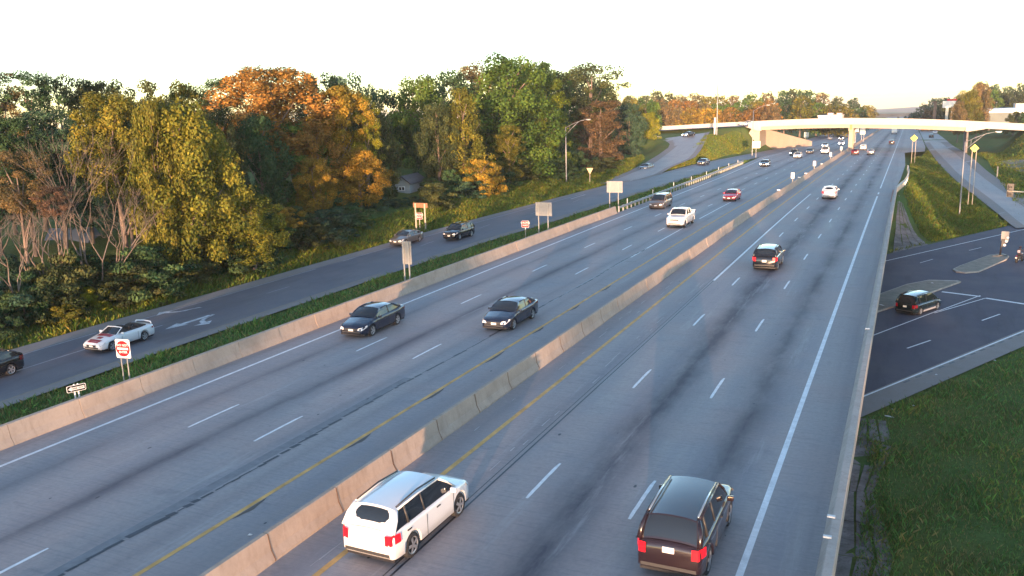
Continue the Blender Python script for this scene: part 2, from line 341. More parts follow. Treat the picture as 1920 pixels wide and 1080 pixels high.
def gh(x, y):
    i = min(max(int(np.searchsorted(gx, x)) - 1, 0), len(gx) - 2); j = min(max(int(np.searchsorted(gy, y)) - 1, 0), len(gy) - 2); a = (x - gx[i]) / (gx[i + 1] - gx[i]); b = (y - gy[j]) / (gy[j + 1] - gy[j])
    return float((G0[j, i] * (1 - a) + G0[j, i + 1] * a) * (1 - b) + (G0[j + 1, i] * (1 - a) + G0[j + 1, i + 1] * a) * b)
def gterr(X, Y):
    i = np.clip(np.searchsorted(gx, X) - 1, 0, len(gx) - 2); j = np.clip(np.searchsorted(gy, Y) - 1, 0, len(gy) - 2); a = (X - gx[i]) / (gx[i + 1] - gx[i]); b = (Y - gy[j]) / (gy[j + 1] - gy[j])
    return (G0[j, i] * (1 - a) + G0[j, i + 1] * a) * (1 - b) + (G0[j + 1, i] * (1 - a) + G0[j + 1, i + 1] * a) * b
GZ = GZ + RNG.normal(0, .03, GZ.shape) * ((np.abs(GX) < 140) & (GY < 330))
nx = len(gx); vs_ = np.stack([GX, GY, GZ], -1).reshape(-1, 3); ii = np.arange(len(gy) - 1)[:, None] * nx + np.arange(nx - 1)[None]; ii = ii.ravel()
ground = tag(me_obj('ground', vs_, np.stack([ii, ii + 1, ii + nx + 1, ii + nx], 1), M_GND, smooth=True), kind='structure')
def on_ground(px, py):
    d = ray(px, py); t = 10.
    while t < 900:
        p = CAM + d * t
        if p.z < gh(p.x, p.y): return Vector((p.x, p.y, gh(p.x, p.y)))
        t *= 1.006
    return CAM + d * 900
# ------------------------------------------------------------------ road sheets
frontage = strip('frontage_road', FR_L, FR_R, 90, M_ASP)
ramp_l = strip('ramp_road', RP_L[:8], RP_R, 50, M_RMP, .012)
ramp_r = strip('exit_ramp_road', RR_L, RR_R, 60, M_RMP, .01)
ramp_r2 = strip('far_ramp_road', [RR_L[-1]] + [Vector((x, y, zr(y) + .0)) for x, y in ((5.2, 330), (5.0, 420), (4, 900))], [RR_R[-1]] + [Vector((x, y, zr(y))) for x, y in ((12.8, 340), (12.5, 420), (9, 900))], 40, M_RMP, .008)
tA, tB = -95, 130
crossroad = strip('cross_road', [xr(tA, W_TOP), xr(tB, W_TOP)], [xr(tA, 0.15), xr(tB, .15)], 60, M_XRD)
shoulder = strip('cross_road_shoulder', [xr(tA, 0.15, XZ + .004), xr(tB, .15, XZ + .004)], [xr(tA, W_SH, XZ + .004), xr(tB, W_SH, XZ + .004)], 60, M_SHD)
rs = strip('left_road_shoulder', [p for p in FR_L], [p + Vector((1.75 if p.y < 100 else 1.2, 0, 0)) for p in FR_L], 90, M_SHD, .004, cross=1)
rs2 = strip('right_road_shoulder', [p + Vector((-1.1, 0, 0)) for p in FR_R if p.y < 230], [p for p in FR_R if p.y < 230], 90, M_SHD, .004, cross=1)
RRn = resample(RR_L, 40); RRf = resample(RR_R, 40)
s1 = strip('ramp_left_shoulder', RRn, RRn + (RRf - RRn) * .23, 40, M_SHD, .014, cross=1); s2 = strip('ramp_right_shoulder', RRn + (RRf - RRn) * .70, RRf, 40, M_SHD, .014, cross=1)
RPa, RPb = resample(RP_L[:7], 40), resample(RP_R, 40)
s3 = strip('loop_outer_shoulder', RPa, RPa + (RPb - RPa) * .26, 40, M_SHD, .016, cross=1)
strip('loop_inner_shoulder', RPb, RPb + (RPb - RPa) * .14, 40, M_SHD, .006, cross=1)
# overpass road surface and the bit of road beside it
ox = np.linspace(-160, 110, 90)
over_road = strip('overpass_road', [Vector((x, OVN + .25, float(zover(x)))) for x in ox], [Vector((x, OVF - .25, float(zover(x)))) for x in ox], 90, M_RMP, .01)
# ------------------------------------------------------------------ painted lines: one piece each, children of their road
def line_strip(name, X, y0, y1, wd, mt, parent, zfun=zhh, lift=.006, step=8., x1=None):
    n = max(2, int((y1 - y0) / step) + 1); yy = np.linspace(y0, y1, n); xx = np.linspace(X, X if x1 is None else x1, n) if not callable(X) else [X(y) for y in yy]
    v = []; f = []
    for x, y in zip(xx, yy): v += [(x - wd / 2, y, zfun(y) + lift), (x + wd / 2, y, zfun(y) + lift)]
    for i in range(n - 1): f.append((2 * i, 2 * i + 1, 2 * i + 3, 2 * i + 2))
    return me_obj(name, v, f, mt, parent)
fx = lambda y: by_y(HWL, y) + 1.65
line_strip('edge_line', fx, -40, 260, .17, M_WHT, highway)
line_strip('edge_line', -3.5, -40, 128, .2, M_WHT, highway); line_strip('edge_line', -3.5, 131, 134, .2, M_WHT, highway); line_strip('edge_line', -3.5, 141, 320, .17, M_WHT, highway); line_strip('edge_line', -3.5, 320, 900, .2, M_WWN, highway)
line_strip('yellow_edge_line', -14.4, -40, 420, .2, M_YEL, highway); line_strip('yellow_edge_line', -19.2, -40, 420, .18, M_YEL, highway)
line_strip('joint_sealant', -12.42, -40, 62, .07, M_TAR, highway, lift=.008); line_strip('joint_sealant', -12.62, -40, 130, .035, M_TAR, highway, lift=.008)
line_strip('worn_solid_line', -12.42, 36, 62, .13, M_FAINT, highway, lift=.004); line_strip('solid_line', -12.42, 62, 130, .17, M_WHT, highway)
line_strip('joint_patch', -21.5, -40, 34, .42, mat('joint_patch', (.20, .195, .21), .75, noise=(2, .2)), highway, lift=.004)
line_strip('worn_solid_line', -21.2, 52, 70, .12, M_FAINT, highway); line_strip('solid_line', -21.15, 70, 92, .14, M_WHT, highway); line_strip('solid_line', -21.2, 97, 116, .14, M_WHT, highway)
def jagged(name, X, y0, y1, mt):                # broken, wandering sealant
    v = []; f = []; y = y0
    while y < y1:
        l = random.uniform(.25, .9); a = random.uniform(.02, .10) * (1.5 if y < 30 else .9); x = X + .08 * math.sin(y * .35) + random.uniform(-.03, .03); k = len(v)
        v += [(x - a, y, zhh(y) + .008), (x + a * .6, y, zhh(y) + .008), (x + a, y + l, zhh(y + l) + .008), (x - a * .5, y + l, zhh(y + l) + .008)]; f.append((k, k + 1, k + 2, k + 3)); y += l * random.uniform(.9, 1.25)
    return me_obj(name, v, f, mt, highway)
jagged('joint_sealant', -21.2, -30, 75, M_TAR)
for y0 in np.arange(7, 58, 6.1):                # dark patches beside the left yellow line
    v = []; n = 9; l = random.uniform(1.6, 2.6)
    for i in range(n): t = i / (n - 1); v.append((-19.08, y0 + l * t, .0075)); v.append((-19.08 + .16 * math.sin(math.pi * t) * random.uniform(.7, 1.2) + .01, y0 + l * t, .0075))
    me_obj('sealant_patch', v, [(2 * i, 2 * i + 1, 2 * i + 3, 2 * i + 2) for i in range(n - 1)], mat('dull_patch', (.10, .085, .075), .7), highway)
dash_me = {}
def dash(X, y, parent=highway, zfun=zhh, ln=3.05, wd=.13, mt=M_WHT, rot=0.):
    key = (mt.name, ln, wd)
    if key not in dash_me:
        n = 10; v = []
        for i in range(n + 1):
            r0 = .4 if i in (0, n) else 1; v += [(-wd / 2 * (r0 if i else .55) * random.uniform(.85, 1.1), i * ln / n, 0), (wd / 2 * random.uniform(.88, 1.08), i * ln / n, 0)]
        me = bpy.data.meshes.new('lane_dash'); me.from_pydata(v, [], [(2 * i, 2 * i + 1, 2 * i + 3, 2 * i + 2) for i in range(n)]); me.materials.append(mt); dash_me[key] = me
    o = bpy.data.objects.new('lane_dash', dash_me[key]); COL.objects.link(o); o.parent = parent; z0, z1 = zfun(y), zfun(y + ln)
    o.location = (X, y, z0 + .007); o.rotation_euler = (math.atan2(z1 - z0, ln), 0, rot); return o
SP = 12.192
for k in range(-2, 17): dash(-10.85, 24.04 + SP * k); dash(-7.26, 23.85 + SP * k)
for k in range(17, 30): dash(-10.85, 24.04 + SP * k, wd=.2, mt=M_WWN); dash(-7.26, 23.85 + SP * k, wd=.2, mt=M_WWN)
for k in range(-2, 15): dash(-26.75, 24.97 + SP * k); dash(-23.03, 24.75 + SP * k)
for k in range(15, 26): dash(-26.75, 24.97 + SP * k, wd=.2, mt=M_WWN); dash(-23.03, 24.75 + SP * k, wd=.2, mt=M_WWN)
# frontage markings
frx = lambda k: (lambda y: by_y(FR_L, y) + k)
line_strip('edge_line', frx(1.95), -30, 128, .14, M_FAINT, frontage, zf, .01); line_strip('edge_line', lambda y: by_y(FR_R, y) - 1.05, -30, 225, .13, M_YEL if False else mat('faded_yellow', (.27, .225, .17), .75, noise=(2, .2)), frontage, zf, .012)
line_strip('solid_line', -49.6, -20, 45, .14, M_FAINT, frontage, zf, .008)
line_strip('edge_line', lambda y: by_y(FR_L, y) + .5, 158, 250, .14, M_WWN, frontage, zf, .012)
gore0, gore1 = at(1070, 372, zf), at(1196, 337, zf)
for a, b in (((1070, 373), (1190, 336.5)), ((1140, 352), (1300, 318))):
    P0, P1 = at(*a, zf), at(*b, zf); v = [(P0.x, P0.y, P0.z + .016), (P0.x + .16, P0.y, P0.z + .016), (P1.x + .16, P1.y, P1.z + .016), (P1.x, P1.y, P1.z + .016)]
    me_obj('gore_line', v, [(0, 1, 2, 3)], M_WWN, frontage)
for k in range(0, 6): dash(by_y(FR_L, 56 + k * SP) + 5.0, 56.5 + k * SP, frontage, zf, wd=.11, mt=M_FAINT)
def flat_poly(name, pts, z, mt, parent, lift=.014): return me_obj(name, [(p[0], p[1], z(p[1]) + lift) for p in pts], [tuple(range(len(pts)))], mt, parent)
# pavement arrows on the frontage road
def arrow(px, py, curl, both):
    c = at(px, py, zf); S = 1.0
    body = [(-.12, 1.6), (.12, 1.6), (.12, -.8), (.38, -.8), (0, -2.2), (-.38, -.8), (-.12, -.8)]
    if both: flat_poly('turn_arrow', [(c.x + x * 1.5, c.y + y * 1.2) for x, y in body], zf, M_WWN, frontage)
    curve_ = [(-.1, 1.7), (.14, 1.7), (.2, .6), (.55, 0), (1.0, -.3), (1.0, -.9), (1.5, -.2), (1.05, .5), (1.02, .1), (.55, .4), (.36, 1.0)]
    flat_poly('turn_arrow', [(c.x + curl * x * 1.3, c.y + y * 1.3) for x, y in curve_], zf, M_WWN, frontage)
arrow(360, 602, 1, True); arrow(338, 588, -1, False)
# cross road markings
def xline(name, t0, w0, t1, w1, wd, mt, parent=crossroad, lift=.006):
    a, b = xr(t0, w0), xr(t1, w1); d = (b - a).normalized(); n_ = Vector((-d.y, d.x, 0)) * wd / 2
    return me_obj(name, [(*(a - n_).xy, XZ + lift), (*(b - n_).xy, XZ + lift), (*(b + n_).xy, XZ + lift), (*(a + n_).xy, XZ + lift)], [(0, 1, 2, 3)], mt, parent)
def xp(px, py): return xtw(at(px, py, XZ))
def xl(name, a, b, wd, mt): (t0, w0), (t1, w1) = xp(*a), xp(*b); return xline(name, t0, w0, t1, w1, wd, mt)
xl('edge_line', (1600, 751), (1990, 592), .15, M_WHT); xl('edge_line', (1640, 494), (1990, 414), .15, M_WHT)
xl('solid_line', (1600, 643), (1760, 582), .13, M_WHT); xl('solid_line', (1760, 583), (1838, 554), .12, M_WHT); xl('solid_line', (1752, 587), (1848, 559), .12, M_WHT)
xl('stop_line', (1766, 547), (1838, 556), .42, M_WHT); xl('stop_line', (1848, 559), (1960, 576), .42, M_WHT)
for a, b in (((1701, 653), (1745, 638)), ((1841, 601), (1875, 589)), ((1725, 493), (1749, 486)), ((1817, 469.5), (1840, 464))): xl('lane_dash', a, b, .14, M_WHT if a[1] > 550 else M_WWN)
M_ISL = mat('island_concrete', (.235, .205, .165), .9, noise=(1.2, .3))
def island(pts, grassy=None, label=''):
    P = [at(px, py, XZ) for px, py in pts]; n = len(P); c = sum(P, Vector()) / n
    top = [(p.x, p.y, XZ + .15) for p in P]; bot = [(p.x, p.y, XZ - .1) for p in P]; inn = [tuple(Vector((*(c + (p - c) * .93).xy, XZ + .155))) for p in P]
    r = empty('traffic_island', (0, 0, 0), 0, label, 'traffic island')
    me_obj('kerb', top + bot + [(*x[:2], XZ + .151) for x in inn], [(i, (i + 1) % n, n + (i + 1) % n, n + i) for i in range(n)] + [(i, (i + 1) % n, 2 * n + (i + 1) % n, 2 * n + i) for i in range(n)], M_CURB, r)
    me_obj('island_top', inn, [tuple(range(n))], M_ISL, r); return r
island([(1786, 507), (1800, 500), (1855, 480), (1880, 477), (1892, 482), (1887, 488), (1835, 511), (1810, 513), (1793, 511)], label='long concrete traffic island with the dark signal post at its far end')
island([(1590, 607), (1640, 588), (1690, 572), (1740, 552), (1802, 530), (1795, 528), (1742, 527), (1700, 535), (1650, 553), (1590, 570)], label='worn grassy traffic island beside the black minivan')
# shoulder strip markings & small raised edge marks (rumble marks) along the near edge line
for k in range(16): xline('rumble_mark', 4 + k * 1.6, -.35, 4.75 + k * 1.6, -.37, .16, M_TAR, crossroad, .012)
# ================================================================== barriers, parapet, guardrails
SEG = 3.3
def seg_profile(faceR=True, h=.84):
    return [(-.30, -.02), (.30, -.02), (.30, .075), (.17, .33), (.09, h - .02), (.07, h), (-.07, h), (-.09, h - .02), (-.17, .33), (-.30, .075)]
def half_profile(h=.86): return [(-.28, -.3), (.22, -.3), (.22, .07), (.08, .33), (-.02, h - .02), (-.04, h), (-.24, h), (-.26, h - .02)]
def barrier(name, label, X, y0, y1, prof, skip=lambda i: None):
    r = empty(name, (X if not callable(X) else X(y0), y0, 0), 0, label, 'barrier'); base = MB().prism(prof, 0.012, SEG - .012).obj('barrier_segment', M_BAR, r); me = base.data; n = int((y1 - y0) / SEG)
    alts = [me]
    for k in range(3):                         # slightly different lengths of chamfer and lean so that joints show
        m2 = MB().prism([(x + random.uniform(-.008, .008), z + random.uniform(-.006, .006)) for x, z in prof], .01 + random.uniform(0, .02), SEG - .01 - random.uniform(0, .02))
        mm = bpy.data.meshes.new('barrier_segment'); mm.from_pydata(m2.v, [], m2.f); mm.materials.append(M_BAR); alts.append(mm)
    for i in range(n):
        y = y0 + i * SEG; o = base if i == 0 else bpy.data.objects.new('barrier_segment', alts[i % 4])
        if i: COL.objects.link(o); o.parent = r
        x = X if not callable(X) else X(y); x2 = x if not callable(X) else X(y + SEG)
        o.location = (x - r.location.x + random.uniform(-.012, .012), y - y0, zhh(y)); o.rotation_euler = (math.atan2(zhh(y + SEG) - zhh(y), SEG), 0, -math.atan2(x2 - x, SEG))
    return r
med = barrier('median_barrier', 'long concrete median barrier between the two carriageways', -16.28, -22, 700, seg_profile())
lb = barrier('roadside_barrier', 'low concrete barrier along the oncoming lanes, ending at the guardrail', -32.15, -22, 102, half_profile())
# caulked joint lines on the near median segments
ms = MB()
for i in range(8, 22):
    y = -22 + i * SEG; pts = [(.305, .02), (.305, .078), (.176, .335), (.094, .83)]
    for a, b in zip(pts[:-1], pts[1:]):
        t = .022; k = [(a[0] - 16.28 + .004, y - t, a[1]), (a[0] - 16.28 + .004, y + t, a[1]), (b[0] - 16.28 + .004, y + t, b[1]), (b[0] - 16.28 + .004, y - t, b[1])]
        ms.add([(p[0] + 16.28, p[1] + 22, p[2]) for p in k], [(0, 1, 2, 3)])
ms.obj('joint_seal', mat('joint_seal', (.22, .12, .07), .8), med)
ys_ = np.arange(-40, 137.5, 2.5)
def parapet_prof(): return [(-1.60, -.28), (-1.60, .02), (-1.58, .08), (-1.42, .33), (-1.37, .80), (-1.34, .82), (-1.12, .82), (-1.10, .79), (-1.14, -.28)]
pv = []; pf = []; pp = parapet_prof(); n = len(pp)
for y in ys_: pv += [(x, y, z + zhh(y)) for x, z in pp]
for i in range(len(ys_) - 1):
    for j in range(n): pf.append((i * n + j, i * n + (j + 1) % n, (i + 1) * n + (j + 1) % n, (i + 1) * n + j))
pf += [tuple(range(n)), tuple((len(ys_) - 1) * n + j for j in reversed(range(n)))]
par = empty('bridge_parapet', (-1.35, 0, 0), 0, 'long low concrete parapet along the right edge of the highway above the cross road', 'parapet')
p_ = me_obj('parapet_wall', pv, pf, concrete_mat('parapet_concrete', (.46, .40, .36), (.24, .20, .17), .4), par); p_.location = (1.35, 0, 0)
o = MB().box(-1.75, -1.55, -40, 137, -1.9, -.2).obj('outer_face', mat('rusty_girder_face', (.34, .17, .13), .8, noise=(1, .25)), par); o.location = (1.35, 0, 0)
for y in (24.6, 23.3, 47.5): MB().box(-.15, .07, y - .06, y + .06, .815, .86).obj('reflector', M_SWHT, par)
# the end wall of the deck beneath: abutments
tag(MB().box(-33, -1.7, 45, 47, -6.5, -.6).obj('abutment', M_SLOPE), 'plain concrete abutment under the near end of the highway deck', 'abutment')
tag(MB().box(-33, -1.7, 121, 123, -6.5, -1.).obj('abutment', M_SLOPE), 'plain concrete abutment under the far end of the highway deck', 'abutment')
# concrete slope paving beside the deck: cracked panels
def slope_paving(label, x0, x1, y0, y1, nx_, ny_, taper):
    r = empty('slope_paving', (x0, y0, gh(x0 + .5, y0)), 0, label, 'slope paving')
    for i in range(nx_):
        for j in range(ny_):
            ya, yb = y0 + (y1 - y0) * j / ny_, y0 + (y1 - y0) * (j + 1) / ny_; xm = lambda yy: x1 - taper(yy)
            xa0, xb0 = x0 + (xm(ya) - x0) * i / nx_, x0 + (xm(ya) - x0) * (i + 1) / nx_; xa1, xb1 = x0 + (xm(yb) - x0) * i / nx_, x0 + (xm(yb) - x0) * (i + 1) / nx_
            if xb0 - xa0 < .15: continue
            g_ = .05; P = [(xa0 + g_, ya + g_), (xb0 - g_, ya + g_), (xb1 - g_, yb - g_), (xa1 + g_, yb - g_)]; dz = random.uniform(.02, .045); cx, cy = np.mean([p[0] for p in P]), np.mean([p[1] for p in P])
            P = [(p[0] + random.uniform(-.06, .06), p[1] + random.uniform(-.08, .08)) for p in P]
            t = [(p[0] - x0, p[1] - y0, gh(*p) + dz + random.uniform(-.01, .01) - r.location.z) for p in P]; b = [(p[0], p[1], p[2] - .35) for p in t]
            me_obj('panel', t + b, [(0, 1, 2, 3), (0, 4, 5, 1), (1, 5, 6, 2), (2, 6, 7, 3), (3, 7, 4, 0)], M_SLOPE, r)
    return r
slope_paving('broken concrete slope paving beside the far end of the parapet', -1.0, 3.6, 113, 141, 4, 9, lambda y: 4.6 - max(.05, 4.3 * min((y - 110) / 12, (142 - y) / 19)))
slope_paving('dark cracked concrete slope paving beside the near parapet, half overgrown', -1.7, .0, 16, 53, 3, 10, lambda y: -.35 * math.sin(y * .4) - .25 * math.sin(y * 1.3) + .45 * smooth((y - 44) / 8))
# guardrails
post_me = MB().box(-.08, .08, -.08, .08, -.35, .72).obj('post', M_GALV).data
def wbeam(pts, name, parent, m=M_GALV):
    prof = [(0, .42), (.045, .46), (.045, .51), (0, .555), (.045, .60), (.045, .66), (0, .70), (-.012, .70), (-.012, .42)]; v = []; f = []; n = len(prof)
    for i, p in enumerate(pts):
        d = (pts[min(i + 1, len(pts) - 1)] - pts[max(i - 1, 0)]); d.z = 0; d.normalize(); s = Vector((d.y, -d.x, 0))
        v += [tuple(p + s * a + Vector((0, 0, b))) for a, b in prof]
    for i in range(len(pts) - 1):
        for j in range(n): f.append((i * n + j, i * n + (j + 1) % n, (i + 1) * n + (j + 1) % n, (i + 1) * n + j))
    return me_obj(name, v, f, m, parent)
def guardrail(label, pts, step=1.9, marker=0):
    r = empty('guardrail', (0, 0, 0), 0, label, 'guardrail'); L = float(np.sum(np.linalg.norm(np.diff(np.array([tuple(p) for p in pts]), axis=0), axis=1))); q = [Vector(p) for p in resample(pts, int(L / step) + 1)]
    wbeam([Vector(p) + Vector((.1, 0, 0)) for p in resample(pts, int(L / 1.2))], 'rail', r)
    for i, p in enumerate(q):
        o = bpy.data.objects.new('post', post_me); COL.objects.link(o); o.parent = r; o.location = p
        if marker and i % marker == 2: m_ = MB().box(-.04, .04, -.03, .03, 0, 1.25).obj('marker_post', M_SWHT, r); m_.location = p + Vector((-.1, .3, 0))
    return r
bpy.data.objects.remove(bpy.data.objects['post'])
guardrail('steel guardrail on posts between the oncoming lanes and the grass strip', [Vector((x, y, zhh(y) + .02)) for x, y in ((-32.2, 101.5), (-32.5, 115), (-33.0, 135), (-33.5, 160), (-34.4, 185), (-35.1, 206))], marker=7)
guardrail('short curving steel guardrail beyond the end of the parapet', [Vector((x, y, zhh(y) + .02)) for x, y in ((-1.3, 136), (-.9, 142), (-.2, 150), (.15, 160), (.3, 172), (.1, 188))])
for X, Y, lab in ((-16.28, 141, 'nearest'), (-16.28, 175, 'second'), (-16.28, 212, 'third'), (-16.28, 246, 'farthest')):
    r = empty('median_marker', (X, Y, zhh(Y) + .82), 0, '%s of the upright white marker posts standing on the median barrier' % lab, 'marker post', 'white marker posts on the median barrier')
    MB().box(-.06, .06, -.04, .04, 0, .9).obj('post', M_POST, r); MB().box(-.26, .26, -.05, -.01, .55, 1.5).obj('panel', M_SWHT, r)
for Y, wh in ((125, 'nearest'), (150, 'second'), (160, 'third'), (190, 'farthest')):
    tag(MB().box(-16.48, -16.08, Y, Y + .5, zhh(Y) + .825, zhh(Y) + 1.0).obj('barrier_cap_light', M_SWHT), '%s of the small white boxes lying on top of the median barrier' % wh, 'box', 'small white boxes on the median barrier')
# ================================================================== overpass
ov = empty('overpass', (-16, 285, 0), 0, 'pale concrete overpass carrying a road across the highway', 'bridge')
def ov_part(name, y0, y1, zt, zb, x0, x1, m, n=60):
    xs = np.linspace(x0, x1, n); v = []; f = []
    for x in xs:
        z = float(zover(x)); v += [(x + 16, y0 - 285, z + zb), (x + 16, y1 - 285, z + zb), (x + 16, y1 - 285, z + zt), (x + 16, y0 - 285, z + zt)]
    for i in range(n - 1):
        for a, b in ((0, 1), (1, 2), (2, 3), (3, 0)): f.append((4 * i + a, 4 * i + b, 4 * i + 4 + b, 4 * i + 4 + a))
    f += [(0, 3, 2, 1), tuple(4 * (n - 1) + k for k in range(4))]; return me_obj(name, v, f, m, ov)
ov_part('parapet', OVN - .32, OVN, 1.15, -.42, -46, 62, M_BRG); ov_part('parapet', OVF, OVF + .32, 1.2, -.42, -130, 100, M_BRG)
ov_part('deck', OVN + .01, OVF - .01, -.02, -.40, -46, 17, M_BRG)
XA, XB = -42.5, 14.8
ov_part('girder', OVN + .35, OVN + 1.1, -.42, -1.46, XA, XB, M_GIR); ov_part('girder', OVN + 4, OVN + 4.6, -.42, -1.4, XA, XB, M_GIR); ov_part('girder', OVN + 8.6, OVN + 9.2, -.42, -1.4, XA, XB, M_GIR); ov_part('girder', OVF - 1.1, OVF - .4, -.42, -1.4, XA, XB, M_GIR)
zp = zhh(285)
for y in (OVN + 1.2, (OVN + OVF) / 2 - .6, OVF - 2.4):
    MB().box(-.55, .55, y - 285, y - 285 + 1.2, zp - .5, 6.3 - 2.3).obj('pier_column', M_GIR, ov)
MB().box(-.7, .7, OVN + .5 - 285, OVF - .5 - 285, 6.3 - 2.3, 6.3 - 1.48).obj('pier_cap', M_GIR, ov)
MB().box(-.35, .35, OVN + .3 - 285, OVN + .36 - 285, 6.3 - 2.0, 6.3 - .5).obj('stiffener', mat('rust_stain', (.45, .25, .10), .8), ov)
# left abutment: face wall, sloped wing wall and paved slope
def wing(name, pts, thick, m):
    n = len(pts); v = [tuple(Vector(p) - Vector((-16, 285, 0))) for p in pts]; v2 = [tuple(Vector(a) + Vector(thick)) for a in v]
    return me_obj(name, v + v2, [tuple(range(n)), tuple(n + i for i in reversed(range(n)))] + [(i, (i + 1) % n, n + (i + 1) % n, n + i) for i in range(n)], m, ov)
zc = float(zover(XA)); zg = zhh(285) - .3
MB().box(XA + 16 - .5, XA + 16, OVN + .3 - 285, OVF - 285, zg, zc - .42).obj('abutment_wall', M_GIR, ov)
wing('wing_wall', [(XA - 2.2, OVN + .25, zc - .42), (XA - .01, OVN + .25, zc - .42), (XA - .01, OVN + .25, zg), (XA - 6.2, OVN - 3.0, zg + .1)], (0, .6, 0), M_GIR)
wing('wing_wall', [(XA - 4.5, OVN - .2, zc - .3), (XA + .5, OVN - .2, zc - .42), (XA + .5, OVN - .2, zc - 1.6), (XA - .5, OVN - .2, zc - 1.6)], (0, .5, 0), M_BRG)
wing('front_wall', [(XA + .02, OVF - .4, zg), (XA + 12, OVF + 24, zg), (XA + 12, OVF + 24, zg + 1.6), (XA + .02, OVF - .4, zc - 1.5)], (-.5, .2, 0), M_GIR)
zd = float(zover(XB))
MB().box(XB + 16, XB + 16.5, OVN + .3 - 285, OVF - 285, zg - 1.2, zd - .42).obj('abutment_wall', M_SLOPE, ov)
wing('wing_wall', [(XB - .4, OVN - .2, zd - 1.5), (XB + .9, OVN - .2, zd - 1.5), (XB + 4.6, OVN - .2, zd - .9), (XB + 4.6, OVN - .2, zd - .4), (XB - .4, OVN - .2, zd - .4)], (0, .5, 0), M_BRG)
MB().box(XA + 16.5, XA + 17.5, OVN - 40 - 285, OVN - 2 - 285, zhh(260) - .4, zhh(260) + .65).obj('approach_barrier', M_BAR, ov) if False else None
# concrete barrier hugging the left lanes under the overpass
kb = MB(); kx = [Vector((-37.2, 262, zhh(262))), Vector((-36.8, 280, zhh(280))), Vector((-35.9, 310, zhh(310))), Vector((-35, 350, zhh(350)))]
for a, b in zip(kx[:-1], kx[1:]):
    kb.add([(a.x - .3, a.y, a.z - .2), (a.x + .3, a.y, a.z - .2), (a.x + .1, a.y, a.z + .85), (a.x - .1, a.y, a.z + .85), (b.x - .3, b.y, b.z - .2), (b.x + .3, b.y, b.z - .2), (b.x + .1, b.y, b.z + .85), (b.x - .1, b.y, b.z + .85)], [(0, 3, 2, 1), (4, 5, 6, 7), (0, 1, 5, 4), (1, 2, 6, 5), (2, 3, 7, 6), (3, 0, 4, 7)])
# ================================================================== signs, lamps, poles
def board(w_, h_, t=.03, y=0., z=0., r=.06):
    bm = bmesh.new(); vs_ = []
    for cx, cz, a0 in ((w_ / 2 - r, h_ / 2 - r, 0), (-w_ / 2 + r, h_ / 2 - r, 90), (-w_ / 2 + r, -h_ / 2 + r, 180), (w_ / 2 - r, -h_ / 2 + r, 270)):
        for k in range(4): a = math.radians(a0 + 30 * k); vs_.append((cx + r * math.cos(a), cz + r * math.sin(a)))
    n = len(vs_); b = MB(); b.add([(x, y - t / 2, z + q) for x, q in vs_] + [(x, y + t / 2, z + q) for x, q in vs_], [tuple(range(n)), tuple(n + i for i in reversed(range(n)))] + [(i, n + i, n + (i + 1) % n, (i + 1) % n) for i in range(n)])
    bm.free(); return b
def disc(x, y, z, r, n=32, sx=1.): return [(x + sx * r * math.cos(2 * math.pi * i / n), y, z + r * math.sin(2 * math.pi * i / n)) for i in range(n)]
def flat(name, pts, m, parent): return me_obj(name, pts, [tuple(range(len(pts)))], m, parent)
def text(body, size, m, parent, x, y, z, sx=1.0):
    c = bpy.data.curves.new('lettering', 'FONT'); c.body = body; c.size = size; c.align_x = 'CENTER'; c.align_y = 'CENTER'; c.materials.append(m); c.offset = size * .02; c.space_character = 1.05
    tmp = bpy.data.objects.new('lettering', c); COL.objects.link(tmp); dg_ = bpy.context.evaluated_depsgraph_get(); me = bpy.data.meshes.new_from_object(tmp.evaluated_get(dg_)); bpy.data.objects.remove(tmp)
    if not me.materials: me.materials.append(m)
    o = bpy.data.objects.new('lettering', me); COL.objects.link(o); o.parent = parent; o.location = (x, y, z); o.rotation_euler = (math.pi / 2, 0, 0); o.scale = (sx, 1, 1); return o
def face_rz(p, extra=0.):                        # turned so that its front (-Y local) looks back along the road towards oncoming viewers
    return extra
# DO NOT ENTER
g1 = Vector((-33.2, 27.7, -.15)); bl, tp, b2 = onX(238, 712, -33.3), onX(238, 650, -33.3), onX(250, 706, -33.3)
t = empty('do_not_enter_sign', (-33.3, bl.y, bl.z - .05), math.radians(9), 'square white DO NOT ENTER sign with a red disc on two thin posts', 'road sign')
pxm = (onX(250, 710, -33.3) - onX(238, 710, -33.3)).length; S_ = onX(238, 668, -33.3).z - bl.z + .05
for x in (-.17, .17): MB().box(x - .025, x + .025, -.02, .02, -.4, S_ + .75).obj('post', M_GALV, t)
board(.80, .92, z=S_ + .42).obj('sign_face', M_SWHT, t); flat('red_disc', disc(0, -.022, S_ + .42, .385), M_SRED, t)
flat('white_bar', [(-.30, -.028, S_ + .37), (.30, -.028, S_ + .37), (.30, -.028, S_ + .47), (-.30, -.028, S_ + .47)], M_SWHT, t)
text('DO NOT', .15, M_SWHT, t, 0, -.028, S_ + .59); text('ENTER', .15, M_SWHT, t, 0, -.028, S_ + .25)
